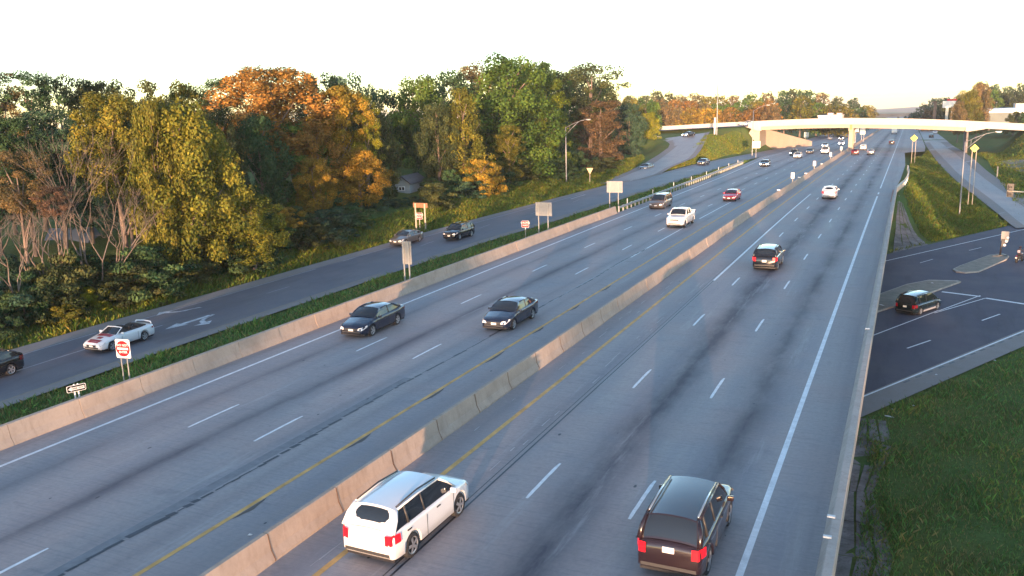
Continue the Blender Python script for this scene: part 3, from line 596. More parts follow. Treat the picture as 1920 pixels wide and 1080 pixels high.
# ONE WAY
q = onX(145, 742, -33.0); q2 = onX(145, 732, -33.0)
t = empty('one_way_sign', (q.x, q.y, q.z), math.radians(68), 'black ONE WAY sign with a white arrow pointing left behind the left barrier', 'road sign')
for x in (-.09, .10): MB().tube([(x, 0.03, -1.2), (x * .8, .03, .55)], .035, 6).obj('post', M_SWHT, t)
o = board(.80, .31, z=.36).obj('sign_border', M_SWHT, t); o = board(.76, .27, t=.032, z=.36).obj('sign_face', M_SBLK, t)
flat('arrow', [(x, -.024, .36 + z) for x, z in ((-.35, 0), (-.20, .11), (-.20, .066), (.34, .066), (.34, -.066), (-.20, -.066), (-.20, -.11))], M_SWHT, t)
text('ONE WAY', .105, M_SBLK, t, .07, -.03, .36, 1.1)
def back_sign(name, label, px0, px1, pyt, pyb, posts, base_py, X, cat='road sign', m=M_ALU, rz=0., ribs=True, groundz=None):
    """back of a sign panel on posts, standing on the line X"""
    a = onX(px0, pyt, X); zt = a.z; zb = onX(px0, pyb, X).z; yy = onX((px0 + px1) / 2, (pyt + pyb) / 2, X).y
    d = (Vector((X, yy, (zt + zb) / 2)) - CAM).dot(CF); w_ = (px1 - px0) * d / F_PX
    r = empty(name, (X, yy, zb), rz, label, cat); o = board(w_ / max(.3, math.cos(rz)), zt - zb, t=.03, z=(zt - zb) / 2, r=.04).obj('panel', m, r)
    z0 = (gh(X, yy) if groundz is None else groundz) - zb - .2
    for px in posts:
        x = (px - (px0 + px1) / 2) * d / F_PX; MB().box(x - .045, x + .045, -.10, -.02, z0, zt - zb - .03).obj('post', M_GALV, r)
    if ribs:
        for k in range(1, 7): MB().box(-w_ * .3, w_ * .3, -.035, -.018, (zt - zb) * k / 7 - .008, (zt - zb) * k / 7 + .008).obj('rib', m, r)
    return r
back_sign('sign_back', 'tall narrow grey sign back on two posts between the barrier and frontage road', 753, 773, 455, 499, (757, 768), 522, -33.6, ribs=True)
back_sign('sign_back', 'blank square sign back on two posts beside the red sign, its top sunlit', 1003, 1036, 384, 410, (1009.5, 1028.5), 434, -33.6, ribs=False)
back_sign('sign_back', 'blank back of a square sign on two posts near the start of the guardrail', 1137, 1168, 344, 366, (1143, 1160), 385, -33.9, ribs=False)
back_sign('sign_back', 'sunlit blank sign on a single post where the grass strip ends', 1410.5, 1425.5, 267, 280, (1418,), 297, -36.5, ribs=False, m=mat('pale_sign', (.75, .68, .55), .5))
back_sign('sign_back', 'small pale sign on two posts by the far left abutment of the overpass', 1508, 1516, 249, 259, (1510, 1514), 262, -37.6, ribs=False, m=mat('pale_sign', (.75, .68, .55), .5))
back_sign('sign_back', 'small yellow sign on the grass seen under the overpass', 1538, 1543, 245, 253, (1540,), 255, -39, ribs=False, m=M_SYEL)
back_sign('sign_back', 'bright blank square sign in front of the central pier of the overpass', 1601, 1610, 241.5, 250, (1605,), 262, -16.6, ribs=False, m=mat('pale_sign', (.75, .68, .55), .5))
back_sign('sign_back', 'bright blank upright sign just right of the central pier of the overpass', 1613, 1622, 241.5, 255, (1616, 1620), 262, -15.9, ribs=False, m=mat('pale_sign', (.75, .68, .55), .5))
# two red signs reading WRONG WAY
def wrong_way(label, px, pyt, pyb, base, X, w_px):
    a, b = onX(px, pyt, X), onX(px, pyb, X); d = (b - CAM).dot(CF); w_ = w_px * d / F_PX; h_ = a.z - b.z
    r = empty('wrong_way_sign', (X, b.y, b.z), math.radians(12), label, 'road sign', 'red WRONG WAY signs')
    board(w_, h_, z=h_ / 2, t=.03, r=.05).obj('sign_border', M_SWHT, r); board(w_ * .93, h_ * .92, z=h_ / 2, t=.034, r=.04).obj('sign_face', M_SRED, r)
    text('WRONG', h_ * .36, M_SWHT, r, 0, -.024, h_ * .69, 1.0 * min(1, w_ / h_ * .85)); text('WAY', h_ * .36, M_SWHT, r, 0, -.024, h_ * .31)
    MB().box(-.03, .03, .018, .07, gh(X, b.y) - b.z - .2, h_ * .9).obj('post', M_GALV, r)
wrong_way('red WRONG WAY sign on the narrow grass strip beside the square sign back', 985, 414, 426.5, 440, -36.2, 14)
gp = at(797, 428, lambda y: float(zfront(y)) + .1)
wrong_way('red WRONG WAY sign standing between the two posts of the brown sign back', 786.5, 399, 411, 425, gp.x - .5, 12)
# brown board on two pale posts
a = onX(772, 381, gp.x - .3); b = onX(804, 381, gp.x - .3); d = (a - CAM).dot(CF); k = d / F_PX; zt = onX(788, 380.5, gp.x - .3).z; zb = onX(788, 389.5, gp.x - .3).z; yy = onX(788, 385, gp.x - .3).y
t = empty('brown_board', (gp.x - .3, yy, zb), math.radians(-4), 'wide low brown board on two pale posts at the left edge of the frontage road', 'road sign')
o = MB().box(-16.5 * k, 16.5 * k, -.03, .03, 0, zt - zb).obj('board', M_TAN, t); bevel(o, .01, 1)
for x, lo in ((-11, 0.), (10.5, -.5)): MB().box(x * k - .09, x * k + .09, -.10, -.035, gh(gp.x, yy) - zb - .5 + lo, zt - zb - .05).obj('post', M_POST, t)
MB().box(10.5 * k - .35, 10.5 * k + .35, -.35, .25, gh(gp.x, yy) - zb - .4, gh(gp.x, yy) - zb + .12).obj('footing', M_CURB, t)
# yield sign seen from behind
X = -51.5; a, b = onX(1106, 315, X), onX(1106, 326, X); k = (a - CAM).dot(CF) / F_PX; h_ = a.z - b.z
t = empty('yield_sign', (X, a.y, b.z), 0, 'orange lit back of a triangular yield sign on the left grass slope', 'road sign')
tri = [(-6.5 * k, h_), (6.5 * k, h_), (.8 * k, 0), (-.8 * k, 0)]; me_obj('panel', [(x, -.02, z) for x, z in tri] + [(x, .02, z) for x, z in tri], [(0, 3, 2, 1), (4, 5, 6, 7), (0, 1, 5, 4), (1, 2, 6, 5), (2, 3, 7, 6), (3, 0, 4, 7)], mat('sunlit_sign_back', (.62, .42, .25), .6), t)  # orange of the low sun put into the colour of the sign back
MB().box(-.05, .05, -.09, -.025, gh(X, a.y) - b.z - .3, h_ * .8).obj('post', M_POST, t)
# yellow diamonds
def diamond(label, px, py, s_px, Y, sym, posts):
    c = onY(px, py, Y); k = (c - CAM).dot(CF) / F_PX; s = s_px * k / 2; r = empty('warning_sign', c, 0, label, 'road sign'); g = gh(c.x, c.y) - c.z
    pts = [(0, -s), (s, 0), (0, s), (-s, 0)]; me_obj('sign_face', [(x, -.02, z) for x, z in pts] + [(x, .02, z) for x, z in pts], [(0, 1, 2, 3), (7, 6, 5, 4), (0, 4, 5, 1), (1, 5, 6, 2), (2, 6, 7, 3), (3, 7, 4, 0)], M_SYEL, r)
    if sym:
        MB().box(-.045 * s, .045 * s, -.03, -.022, -.32 * s, .2 * s).obj('symbol', M_SBLK, r); flat('symbol', [(-.2 * s, -.026, .15 * s), (.2 * s, -.026, .15 * s), (0, -.026, .45 * s)], M_SBLK, r)
    for x in posts: MB().box(x * k - .05, x * k + .05, .022, .09, g - .2, s * .5).obj('post', M_POST, r)
diamond('yellow diamond warning sign with a black arrow beside the right lamp post', 1827.5, 278, 15, 165, True, (-3.5, 3.5))
diamond('yellow diamond warning sign at the gore beside the exit ramp, under the overpass', 1714, 259, 12.5, 240, False, (-2, 3.5))
def lamp_post(label, base, top_px, top_py, end_px, end_py, X=None, twin=True, r0=.13, m=M_ALU, lamp=True):
    Y = base.y; tp = onY(top_px, top_py, Y); H_ = tp.z - base.z; en = onY(end_px, end_py, Y); dx = en.x - base.x; dz = en.z - tp.z
    r = empty('street_lamp', base, 0, label, 'street lamp'); MB().tube([(0, 0, -.3), (0, 0, .6), (0, 0, H_ * .5), (0, 0, H_)], [r0 * 1.1, r0, r0 * .8, r0 * .6], 10).obj('pole', m, r, True)
    MB().box(-.22, .22, -.22, .22, -.3, .12).obj('base', M_CURB, r)
    if lamp:
        pts = [(0, 0, H_ - .15), (dx * .35, 0, H_ + dz * .42), (dx * .7, 0, H_ + dz * .82), (dx, 0, H_ + dz)]; MB().tube(pts, [.06, .05, .045, .04], 6).obj('arm', m, r, True)
        if twin:
            MB().tube([(0, 0, H_ - 1.4), (dx * .3, 0, H_ + dz * .12 - .35), (dx * .62, 0, H_ + dz * .70)], [.05, .045, .04], 6).obj('arm', m, r, True); MB().tube([(dx * .2, 0, H_ + dz * .24), (dx * .2, 0, H_ - .75)], .03, 5).obj('strut', m, r)
        s = 1 if dx > 0 else -1; o = MB().box(min(dx - .1 * s, dx + .75 * s), max(dx - .1 * s, dx + .75 * s), -.17, .17, H_ + dz - .08, H_ + dz + .09).obj('lamp_head', M_GALV, r); bevel(o, .05, 2)
        MB().box(min(dx + .1 * s, dx + .65 * s), max(dx + .1 * s, dx + .65 * s), -.12, .12, H_ + dz - .13, H_ + dz - .082).obj('lens', M_HEAD, r)
    return r
bR = on_ground(1798.5, 405); lamp_post('tall silver street lamp with a twin braced arm on the right grass slope', bR, 1812, 265, 1868, 247)
bL = on_ground(1062, 343); lamp_post('street lamp on the left grass slope in front of the trees', bL, 1062, 238, 1100, 224)
b3 = Vector((-38.6, 226, gh(-38.6, 226))); b3 = at(1410, 297, lambda y: gh(-37.5, y)); lamp_post('street lamp behind the sunlit blank sign, in front of the grass mound', b3, 1412.5, 207, 1438, 197, twin=False)
b4 = onY(1344, 247, 262); b4.z = gh(b4.x, b4.y); lamp_post('high bare mast without an arm beside the overpass', b4, 1346, 150, 1346, 150, lamp=False, r0=.16)
r = empty('utility_pole', onY(1340, 243, 266), 0, 'short thick white post just left of the high mast', 'post'); MB().tube([(0, 0, -2), (0, 0, 3.6)], .28, 10).obj('post_body', M_SWHT, r, True)
r = empty('marker_post', onY(1190, 265, 225), 0, 'small triangular sign on a thin post beside the yellow green tree', 'road sign'); r.location = onX(1236, 266, -68); MB().box(-.05, .05, 0, .06, -2.2, 1.4).obj('post', M_POST, r); me_obj('sign_face', [(-.7, -.02, 1.6), (.7, -.02, 1.6), (0, -.02, .5), (-.7, .02, 1.6), (.7, .02, 1.6), (0, .02, .5)], [(0, 2, 1), (3, 4, 5), (0, 1, 4, 3), (1, 2, 5, 4), (2, 0, 3, 5)], M_SWHT, r)
c = onY(1874, 280, 210); c.z = gh(c.x, c.y); r = empty('marker_post', c, 0, 'short pale wooden post on the right bank below the overpass road', 'post'); MB().box(-.12, .12, -.1, .1, -.3, 2.4).obj('post_body', M_POST, r)
# signal post on the long island
c = at(1875, 479, XZ + .15); r = empty('signal_post', c, 0, 'leaning dark signal post with a grey panel and white lenses on the traffic island', 'traffic signal')
MB().tube([(0, 0, 0), (.05, 0, 1.1), (.16, 0, 1.9)], [.10, .09, .08], 8).obj('pole', M_BLACK, r, True); MB().box(-.05, .75, .02, .08, 1.75, 2.9).obj('panel', mat('grey_panel', (.30, .28, .26), .7), r)
MB().box(.02, .36, -.18, 0.0, 1.15, 2.0).obj('signal_head', M_BLACK, r); MB().box(-.5, .75, -.35, -.2, .0, .10).obj('foot', M_BLACK, r); MB().box(-.9, -.1, -.9, -.7, 0, .08).obj('foot', M_BLACK, r)
for x, z in ((.62, 2.2), (.52, 1.75), (.36, 1.3)): flat('lens', disc(x, -.2, z, .15, 16), M_SWHT, r)
# signal mast arm reaching in from the right
Ym = 140; a = onY(1888, 358, Ym); b = onY(1935, 364, Ym); r = empty('signal_mast', (b.x + 4, Ym, XZ), 0, 'pale signal mast arm reaching in from the right with one black signal head', 'traffic signal')
MB().tube([(0, 0, 0), (0, 0, b.z - XZ + .6)], [.16, .12], 10).obj('pole', M_GALV, r, True); MB().tube([(0, 0, b.z - XZ), (a.x - b.x - 4, 0, a.z - XZ)], [.10, .07], 8).obj('arm', mat('pale_arm', (.72, .64, .5), .5, .2), r, True)
hx = onY(1895, 356, Ym).x - b.x - 4; hz = a.z - XZ; o = MB().box(hx - .26, hx + .26, .1, .35, hz - .75, hz + .85).obj('signal_head', M_BLACK, r); MB().box(hx - .42, hx + .42, .36, .38, hz - .9, hz + 1.0).obj('backplate', M_BLACK, r)
for z in (-.45, .05, .55): MB().tube([(hx, .1, hz + z), (hx, -.16, hz + z)], .13, 10, False).obj('visor', M_BLACK, r)
# billboard, pole and far buildings
Yb = 400
def ybox(name, px0, px1, pyt, pyb, Y, dep, m, parent=None, zbot=None):
    a, b = onY(px0, pyt, Y), onY(px1, pyb, Y); zb = b.z if zbot is None else zbot; return MB().box(a.x, b.x, Y, Y + dep, zb, a.z)
t = empty('billboard', onY(1781, 222, Yb), 0, 'bright blank billboard with a red top on two pale legs beyond the overpass', 'billboard'); T0 = t.location
def loc_obj(mb, name, m, parent): o = mb.obj(name, m, parent); o.location = -parent.location; return o
loc_obj(ybox('', 1768, 1795.5, 189.5, 201.5, Yb, .8, None), 'panel', mat('billboard_face', (.80, .76, .68), .5), t); loc_obj(ybox('', 1776, 1797.5, 186, 189.3, Yb + .2, .6, None), 'top_trim', M_SRED, t)
for x in (1775, 1785.5): loc_obj(ybox('', x - 1.6, x + 1.6, 201.3, 232, Yb + .1, .7, None), 'leg', mat('pale_leg', (.75, .66, .5), .6), t)
t = empty('utility_pole', onY(1752, 222, 380), 0, 'grey wooden pole with a short crossbar left of the billboard', 'utility pole'); loc_obj(ybox('', 1751, 1754, 191, 232, 380, .4, None), 'pole', M_BARK, t); loc_obj(ybox('', 1748, 1757, 190, 192, 380, .3, None), 'crossbar', M_BARK, t)
def wall_box(nm, label, px0, px1, pyt, pyb, Y, dep, m, roof=None, rz=None):
    t = empty(nm, onY((px0 + px1) / 2, pyb, Y), 0, label, 'building'); loc_obj(ybox('', px0, px1, pyt, pyb + 12, Y, dep, None), 'wall', m, t)
    if roof: loc_obj(ybox('', px0 - 1.5, px1 + 1.5, pyt - roof[1], pyt - .02, Y - .4, dep + .8, None), 'roof', roof[0], t)
    return t
M_STEEL = mat('grey_green_cladding', (.11, .14, .135), .6, noise=(.3, .12)); M_WROOF = mat('white_roof', (.8, .78, .8), .5); M_PINK = mat('pinkish_render', (.70, .52, .44), .7, noise=(.5, .1))
wall_box('storage_building', 'long low grey building with a bright white roof behind the right bank', 1856, 1990, 209, 224, 380, 40, M_STEEL, (M_WROOF, 4))
for a, b in ((1905, 1912.5), (1914, 1926)): wall_box('roof_hut', 'pinkish box shaped block with a flat top above the white roofed building, %s of two' % ('left' if a < 1910 else 'right'), a, b, 194, 205, 440, 10, M_PINK)
wall_box('low_building', 'pale pinkish low building just above the overpass parapet', 1534, 1555, 217.5, 223, 400, 12, mat('cream_render', (.78, .62, .5), .7), (M_WROOF, .8))
wall_box('low_building', 'pale building with two raised blocks just above the overpass parapet', 1557, 1578, 216.5, 223, 405, 12, mat('cream_render', (.78, .62, .5), .7), (M_PINK, 1.0))
for x0, x1 in ((1552, 1561), (1569, 1577)): wall_box('raised_block', 'small pinkish raised block rising behind the pale low buildings, %s one' % ('left' if x0 < 1560 else 'right'), x0, x1, 212, 219, 412, 6, M_PINK)
# a second overpass far down the road
t = empty('far_overpass', onY(1680, 218, 700), 0, 'distant low overpass crossing the highway beyond the first one', 'bridge')
loc_obj(ybox('', 1606, 1764, 214.5, 217.6, 700, 9, None), 'deck', mat('far_concrete', (.50, .33, .24), .8, noise=(.1, .25)), t)
for x in (1640, 1684, 1728): loc_obj(ybox('', x - 1.2, x + 1.2, 217.3, 224, 702, 5, None), 'pier_column', M_GIR, t)
loc_obj(ybox('', 1600, 1612, 214, 224, 699, 11, None), 'abutment_wall', M_GIR, t); loc_obj(ybox('', 1756, 1768, 214, 224, 699, 11, None), 'abutment_wall', M_GIR, t)
# grey house among the trees
Xh = -84.0; c = on_ground(741, 359); Xh = c.x; kk = (c - CAM).dot(CF) / F_PX
t = empty('house', (c.x, c.y, c.z - .3), math.radians(12), 'small grey clapboard house with white framed windows among the dark trees', 'house')
M_SID = mat('grey_siding', (.30, .33, .36), .75, noise=(1, .08)); M_ROOF = mat('grey_shingles', (.105, .10, .11), .9, noise=(3, .25)); M_WF = mat('white_window_frame', (.62, .62, .64), .6); M_DG = mat('dark_window_glass', (.01, .012, .016), .1)
k = kk; W1, W2 = 20 * k, 29 * k
def gable(x0, x1, y0, y1, h, rh, nm='wall'):
    xm = (x0 + x1) / 2; return MB().add([(x0, y0, 0), (x1, y0, 0), (x1, y0, h), (xm, y0, h + rh), (x0, y0, h), (x0, y1, 0), (x1, y1, 0), (x1, y1, h), (xm, y1, h + rh), (x0, y1, h)], [(0, 1, 2, 3, 4), (9, 8, 7, 6, 5), (0, 5, 6, 1), (1, 6, 7, 2), (0, 4, 9, 5)])
hh = 15 * k; rh_ = 11 * k
gable(0, W2, 0, 7, hh + .3, rh_).obj('wall', M_SID, t)
MB().add([(-.3, -.35, hh + .12), (W2 / 2, -.35, hh + rh_ + .35), (W2 / 2, 7.3, hh + rh_ + .35), (-.3, 7.3, hh + .12), (-.3, -.35, hh + .28), (W2 / 2, -.35, hh + rh_ + .52), (W2 / 2, 7.3, hh + rh_ + .52), (-.3, 7.3, hh + .28)], [(0, 1, 2, 3), (4, 7, 6, 5), (0, 4, 5, 1)]).obj('roof', M_ROOF, t)
MB().add([(W2 + .3, -.35, hh + .12), (W2 / 2, -.35, hh + rh_ + .35), (W2 / 2, 7.3, hh + rh_ + .35), (W2 + .3, 7.3, hh + .12), (W2 + .3, -.35, hh + .28), (W2 / 2, -.35, hh + rh_ + .52), (W2 / 2, 7.3, hh + rh_ + .52), (W2 + .3, 7.3, hh + .28)], [(3, 2, 1, 0), (5, 6, 7, 4), (1, 5, 4, 0)]).obj('roof', M_ROOF, t)
MB().box(-W1, -.01, .6, 7, 0, hh - .1).obj('wall', M_SID, t)
MB().add([(-W1 - .3, .2, hh - .15), (.1, .2, hh - .15), (.1, 4, hh + rh_ * .9), (-W1 - .3, 4, hh + rh_ * .9), (-W1 - .3, .2, hh), (.1, .2, hh), (.1, 4, hh + rh_ * .9 + .15), (-W1 - .3, 4, hh + rh_ * .9 + .15)], [(0, 3, 2, 1), (4, 5, 6, 7), (0, 1, 5, 4), (3, 7, 6, 2)]).obj('roof', M_ROOF, t)
def window(x0, x1, y, z0, z1, panes=2):
    f = MB(); b = .12; f.box(x0, x1, y - .08, y, z0, z0 + b); f.box(x0, x1, y - .08, y, z1 - b, z1); f.box(x0, x0 + b, y - .078, y, z0 + b, z1 - b); f.box(x1 - b, x1, y - .078, y, z0 + b, z1 - b)
    if panes == 2: f.box((x0 + x1) / 2 - .07, (x0 + x1) / 2 + .07, y - .076, y, z0 + b, z1 - b)
    o = f.obj('window', M_WF, t); MB().box(x0 + .02, x1 - .02, y - .03, y - .005, z0 + .02, z1 - .02).obj('pane', M_DG, o)
window(W2 * .24, W2 * .68, -.003, hh * .32, hh * .88); window(-W1 * .92, -W1 * .42, .597, hh * .22, hh * .82, 1)
MB().box(-.28, -.02, .45, .595, 0, hh - .12).obj('downpipe', M_WF, t)
for z in np.arange(.3, hh, .3): MB().box(.02, W2 - .02, -.012, .0, z, z + .02).obj('siding_board', mat('siding_gap', (.22, .24, .27), .8), t)
# pale roof glimpsed among the bare trees at the far left
c = onX(122, 452, -76.0); t = empty('house', (c.x, c.y, c.z - 3.4), math.radians(30), 'pale roofed house glimpsed behind the bare trees at the far left', 'house'); MB().box(-1.9, 1.9, 0, 4, -2, 3.0).obj('wall', M_SID, t)
MB().add([(-2.2, -.4, 2.9), (2.2, -.4, 2.9), (2.2, 2, 4.5), (-2.2, 2, 4.5), (2.2, 4.4, 2.9), (-2.2, 4.4, 2.9)], [(0, 1, 2, 3), (3, 2, 4, 5), (0, 3, 5), (1, 4, 2)]).obj('roof', mat('pale_blue_roof', (.13, .145, .175), .7), t)
# wire fence rail in the wood edge
t = empty('wire_fence', (0, 0, 0), 0, 'thin grey rail fence on posts in front of the bare trees', 'fence'); pa, pb = onX(0, 544, -59.5), onX(245, 482, -60.5)
pa.z = gh(pa.x, pa.y) + 1.3; pb.z = gh(pb.x, pb.y) + 1.3; MB().tube([pa, pa.lerp(pb, .5), pb], .03, 5).obj('rail', M_ALU, t)
for i in range(8): q = pa.lerp(pb, i / 7); MB().tube([(q.x, q.y, gh(q.x, q.y) - .1), tuple(q)], .035, 5).obj('post', M_ALU, t)
# ================================================================== vehicles
def interp(x, P): return float(np.interp(x, [p[0] for p in P], [p[1] for p in P]))
SPEC = {
 'sedan':   dict(L=4.8, W=1.84, H=1.45, top=[(0, .52), (.06, .66), (.3, .76), (1.25, .95), (1.9, .98), (3.6, 1.0), (4.15, 1.06), (4.7, 1.02), (4.8, .86)], x=(1.22, 2.05, 3.35, 4.15), r=.33, ax=(.92, 3.72), sill=.24),
 'coupe':   dict(L=4.75, W=1.86, H=1.42, top=[(0, .5), (.06, .64), (.3, .74), (1.3, .93), (1.9, .96), (3.6, .99), (4.25, 1.05), (4.68, 1.03), (4.75, .86)], x=(1.28, 2.15, 3.2, 4.22), r=.34, ax=(.92, 3.72), sill=.22),
 'suv':     dict(L=4.65, W=1.90, H=1.70, top=[(0, .6), (.06, .82), (.3, .94), (1.15, 1.08), (1.8, 1.1), (4.2, 1.12), (4.58, 1.08), (4.65, .8)], x=(1.08, 1.85, 4.12, 4.52), r=.37, ax=(.92, 3.68), sill=.28),
 'crossover': dict(L=4.6, W=1.86, H=1.62, top=[(0, .58), (.06, .76), (.3, .88), (1.15, 1.03), (1.8, 1.06), (4.1, 1.12), (4.5, 1.08), (4.6, .8)], x=(1.08, 1.88, 3.7, 4.45), r=.35, ax=(.9, 3.62), sill=.26),
 'bigsuv':  dict(L=4.85, W=1.90, H=1.80, top=[(0, .65), (.06, .9), (.3, 1.02), (1.25, 1.12), (1.8, 1.14), (4.5, 1.15), (4.79, 1.12), (4.85, .8)], x=(1.2, 1.85, 4.36, 4.73), r=.39, ax=(.95, 3.95), sill=.30),
 'minivan': dict(L=5.0, W=1.98, H=1.74, top=[(0, .5), (.06, .68), (.3, .8), (.95, 1.0), (1.8, 1.02), (4.5, 1.03), (4.9, 1.0), (5.0, .75)], x=(.9, 1.95, 4.45, 4.88), r=.33, ax=(.95, 3.98), sill=.22),
 'pickup':  dict(L=5.75, W=2.02, H=1.90, top=[(0, .7), (.06, 1.0), (.3, 1.12), (1.5, 1.24), (1.9, 1.27), (3.8, 1.28), (5.65, 1.28), (5.75, 1.1)], x=(1.45, 2.1, 3.55, 3.78), r=.40, ax=(1.0, 4.55), sill=.36),
 'convertible': dict(L=4.65, W=1.84, H=1.30, top=[(0, .48), (.06, .62), (.3, .72), (1.35, .93), (1.9, .94), (3.5, .96), (4.0, 1.0), (4.5, .98), (4.65, .82)], x=(1.4, 2.05, 2.1, 2.1), r=.33, ax=(.95, 3.65), sill=.22)}
def body_mesh(s):
    L, W, r = s['L'], s['W'], s['r']; ra = r + .06; xs = set(np.round(np.linspace(0, L, 30), 3).tolist()) | {.03, .1, L - .03, L - .1}
    for a in s['ax']:
        for k in np.linspace(-1, 1, 11): xs.add(round(a + ra * k * (1 if abs(k) < 1 else 1.0), 3)); 
        xs |= {round(a - ra - .01, 3), round(a + ra + .01, 3)}
    xs = sorted(xs); v = []; rows = 9
    for x in xs:
        t = interp(x, s['top']); endz = .10 * max(0, 1 - x / .12) + .12 * max(0, 1 - (L - x) / .12)
        wd = W / 2 * interp(x, [(0, .76), (.08, .84), (.3, .93), (.9, 1), (L - .8, 1), (L - .25, .95), (L - .06, .9), (L, .84)]); zl = s['sill'] + endz; arch = 0
        for a in s['ax']:
            if abs(x - a) < ra: arch = max(arch, r + math.sqrt(ra * ra - (x - a) ** 2))
        zlo = max(zl, arch) if arch else zl; zlo = min(zlo, t - .16); H = [(0, s['sill'] + endz + (0 if not arch else .12)), (wd * .80, s['sill'] + endz + (0 if not arch else .12)), (wd * .90, zlo), (wd, min(zlo + .05, t - .13)), (wd * 1.0, max(zlo + .06, zl + (t - zl) * .45)), (wd * .985, max(zlo + .07, t - .10)), (wd * .94, t - .02), (wd * .82, t + .015), (0, t + .05)]
        for sg in (1, -1):
            for px_, z in H: v.append((sg * px_, L / 2 - x, z))
    f = []; n = 2 * rows
    for i in range(len(xs) - 1):
        for sgn in (0, 1):
            for j in range(rows - 1):
                a = i * n + sgn * rows + j; q = (a, a + 1, a + n + 1, a + n); f.append(q if sgn == 0 else tuple(reversed(q)))
    for base, rev in ((0, False), ((len(xs) - 1) * n, True)):
        for j in range(rows - 1): q = (base + j, base + rows + j, base + rows + j + 1, base + j + 1); f.append(q if not rev else tuple(reversed(q)))
    return v, f
def crown_grid(x0, x1, w0, w1, z0, z1, L, crown=.04, nx_=8, ny_=5, th=.03, endcurve=.05):
    v = []; f = []
    for i in range(ny_ + 1):
        t = i / ny_; y = L / 2 - (x0 + (x1 - x0) * t); w_ = w0 + (w1 - w0) * t; z = z0 + (z1 - z0) * t + endcurve * math.sin(math.pi * t)
        for j in range(nx_ + 1): a = -1 + 2 * j / nx_; v.append((a * w_, y, z + crown * (1 - a * a) - .02 * abs(a) ** 6))
    for i in range(ny_):
        for j in range(nx_): k = i * (nx_ + 1) + j; f.append((k, k + nx_ + 1, k + nx_ + 2, k + 1))
    return v, f
_wheel = {}
def wheel_meshes(r):
    if r in _wheel: return _wheel[r]
    prof = [(.0, r * .70), (.0, r * .93), (.03, r), (.18, r), (.21, r * .93), (.21, r * .6)]; n = 24; b = MB()
    for x, rr in prof:
        for j in range(n): a = 2 * math.pi * j / n; b.v.append((x, rr * math.cos(a), rr * math.sin(a)))
    for i in range(len(prof) - 1):
        for j in range(n): b.f.append((i * n + j, i * n + (j + 1) % n, (i + 1) * n + (j + 1) % n, (i + 1) * n + j))
    b.f.append(tuple((len(prof) - 1) * n + j for j in range(n)))
    t = b.obj('tyre', M_TYRE, None, True); me_t = t.data; bpy.data.objects.remove(t)
    b = MB(); k = 0; R = r * .70
    for j in range(n): a = 2 * math.pi * j / n; b.v.append((.0, R * math.cos(a), R * math.sin(a))); b.v.append((.02, R * .86 * math.cos(a), R * .86 * math.sin(a)))
    for j in range(n): b.f.append((2 * j, 2 * j + 1, 2 * ((j + 1) % n) + 1, 2 * ((j + 1) % n)))
    for sidx in range(5):
        a = 2 * math.pi * sidx / 5
        def P(x, rr, w_): return (x, rr * math.cos(a) - w_ * math.sin(a), rr * math.sin(a) + w_ * math.cos(a))
        b.add([P(-.005, 0, -.035), P(-.005, R * .9, -.055), P(-.005, R * .9, .055), P(-.005, 0, .035)], [(0, 1, 2, 3)])
    b.add([(-.01, .06 * math.cos(a), .06 * math.sin(a)) for a in np.linspace(0, 2 * math.pi, 9)[:-1]], [tuple(range(8))])
    t = b.obj('rim', M_RIM); me_r = t.data; bpy.data.objects.remove(t)
    b = MB(); b.add([(.05, R * math.cos(a), R * math.sin(a)) for a in np.linspace(0, 2 * math.pi, 17)[:-1]], [tuple(range(16))]); t = b.obj('brake_disc', M_TRIM); me_d = t.data; bpy.data.objects.remove(t)
    _wheel[r] = (me_t, me_r, me_d); return _wheel[r]
def new_obj(name, me, parent): o = bpy.data.objects.new(name, me); COL.objects.link(o); o.parent = parent; return o
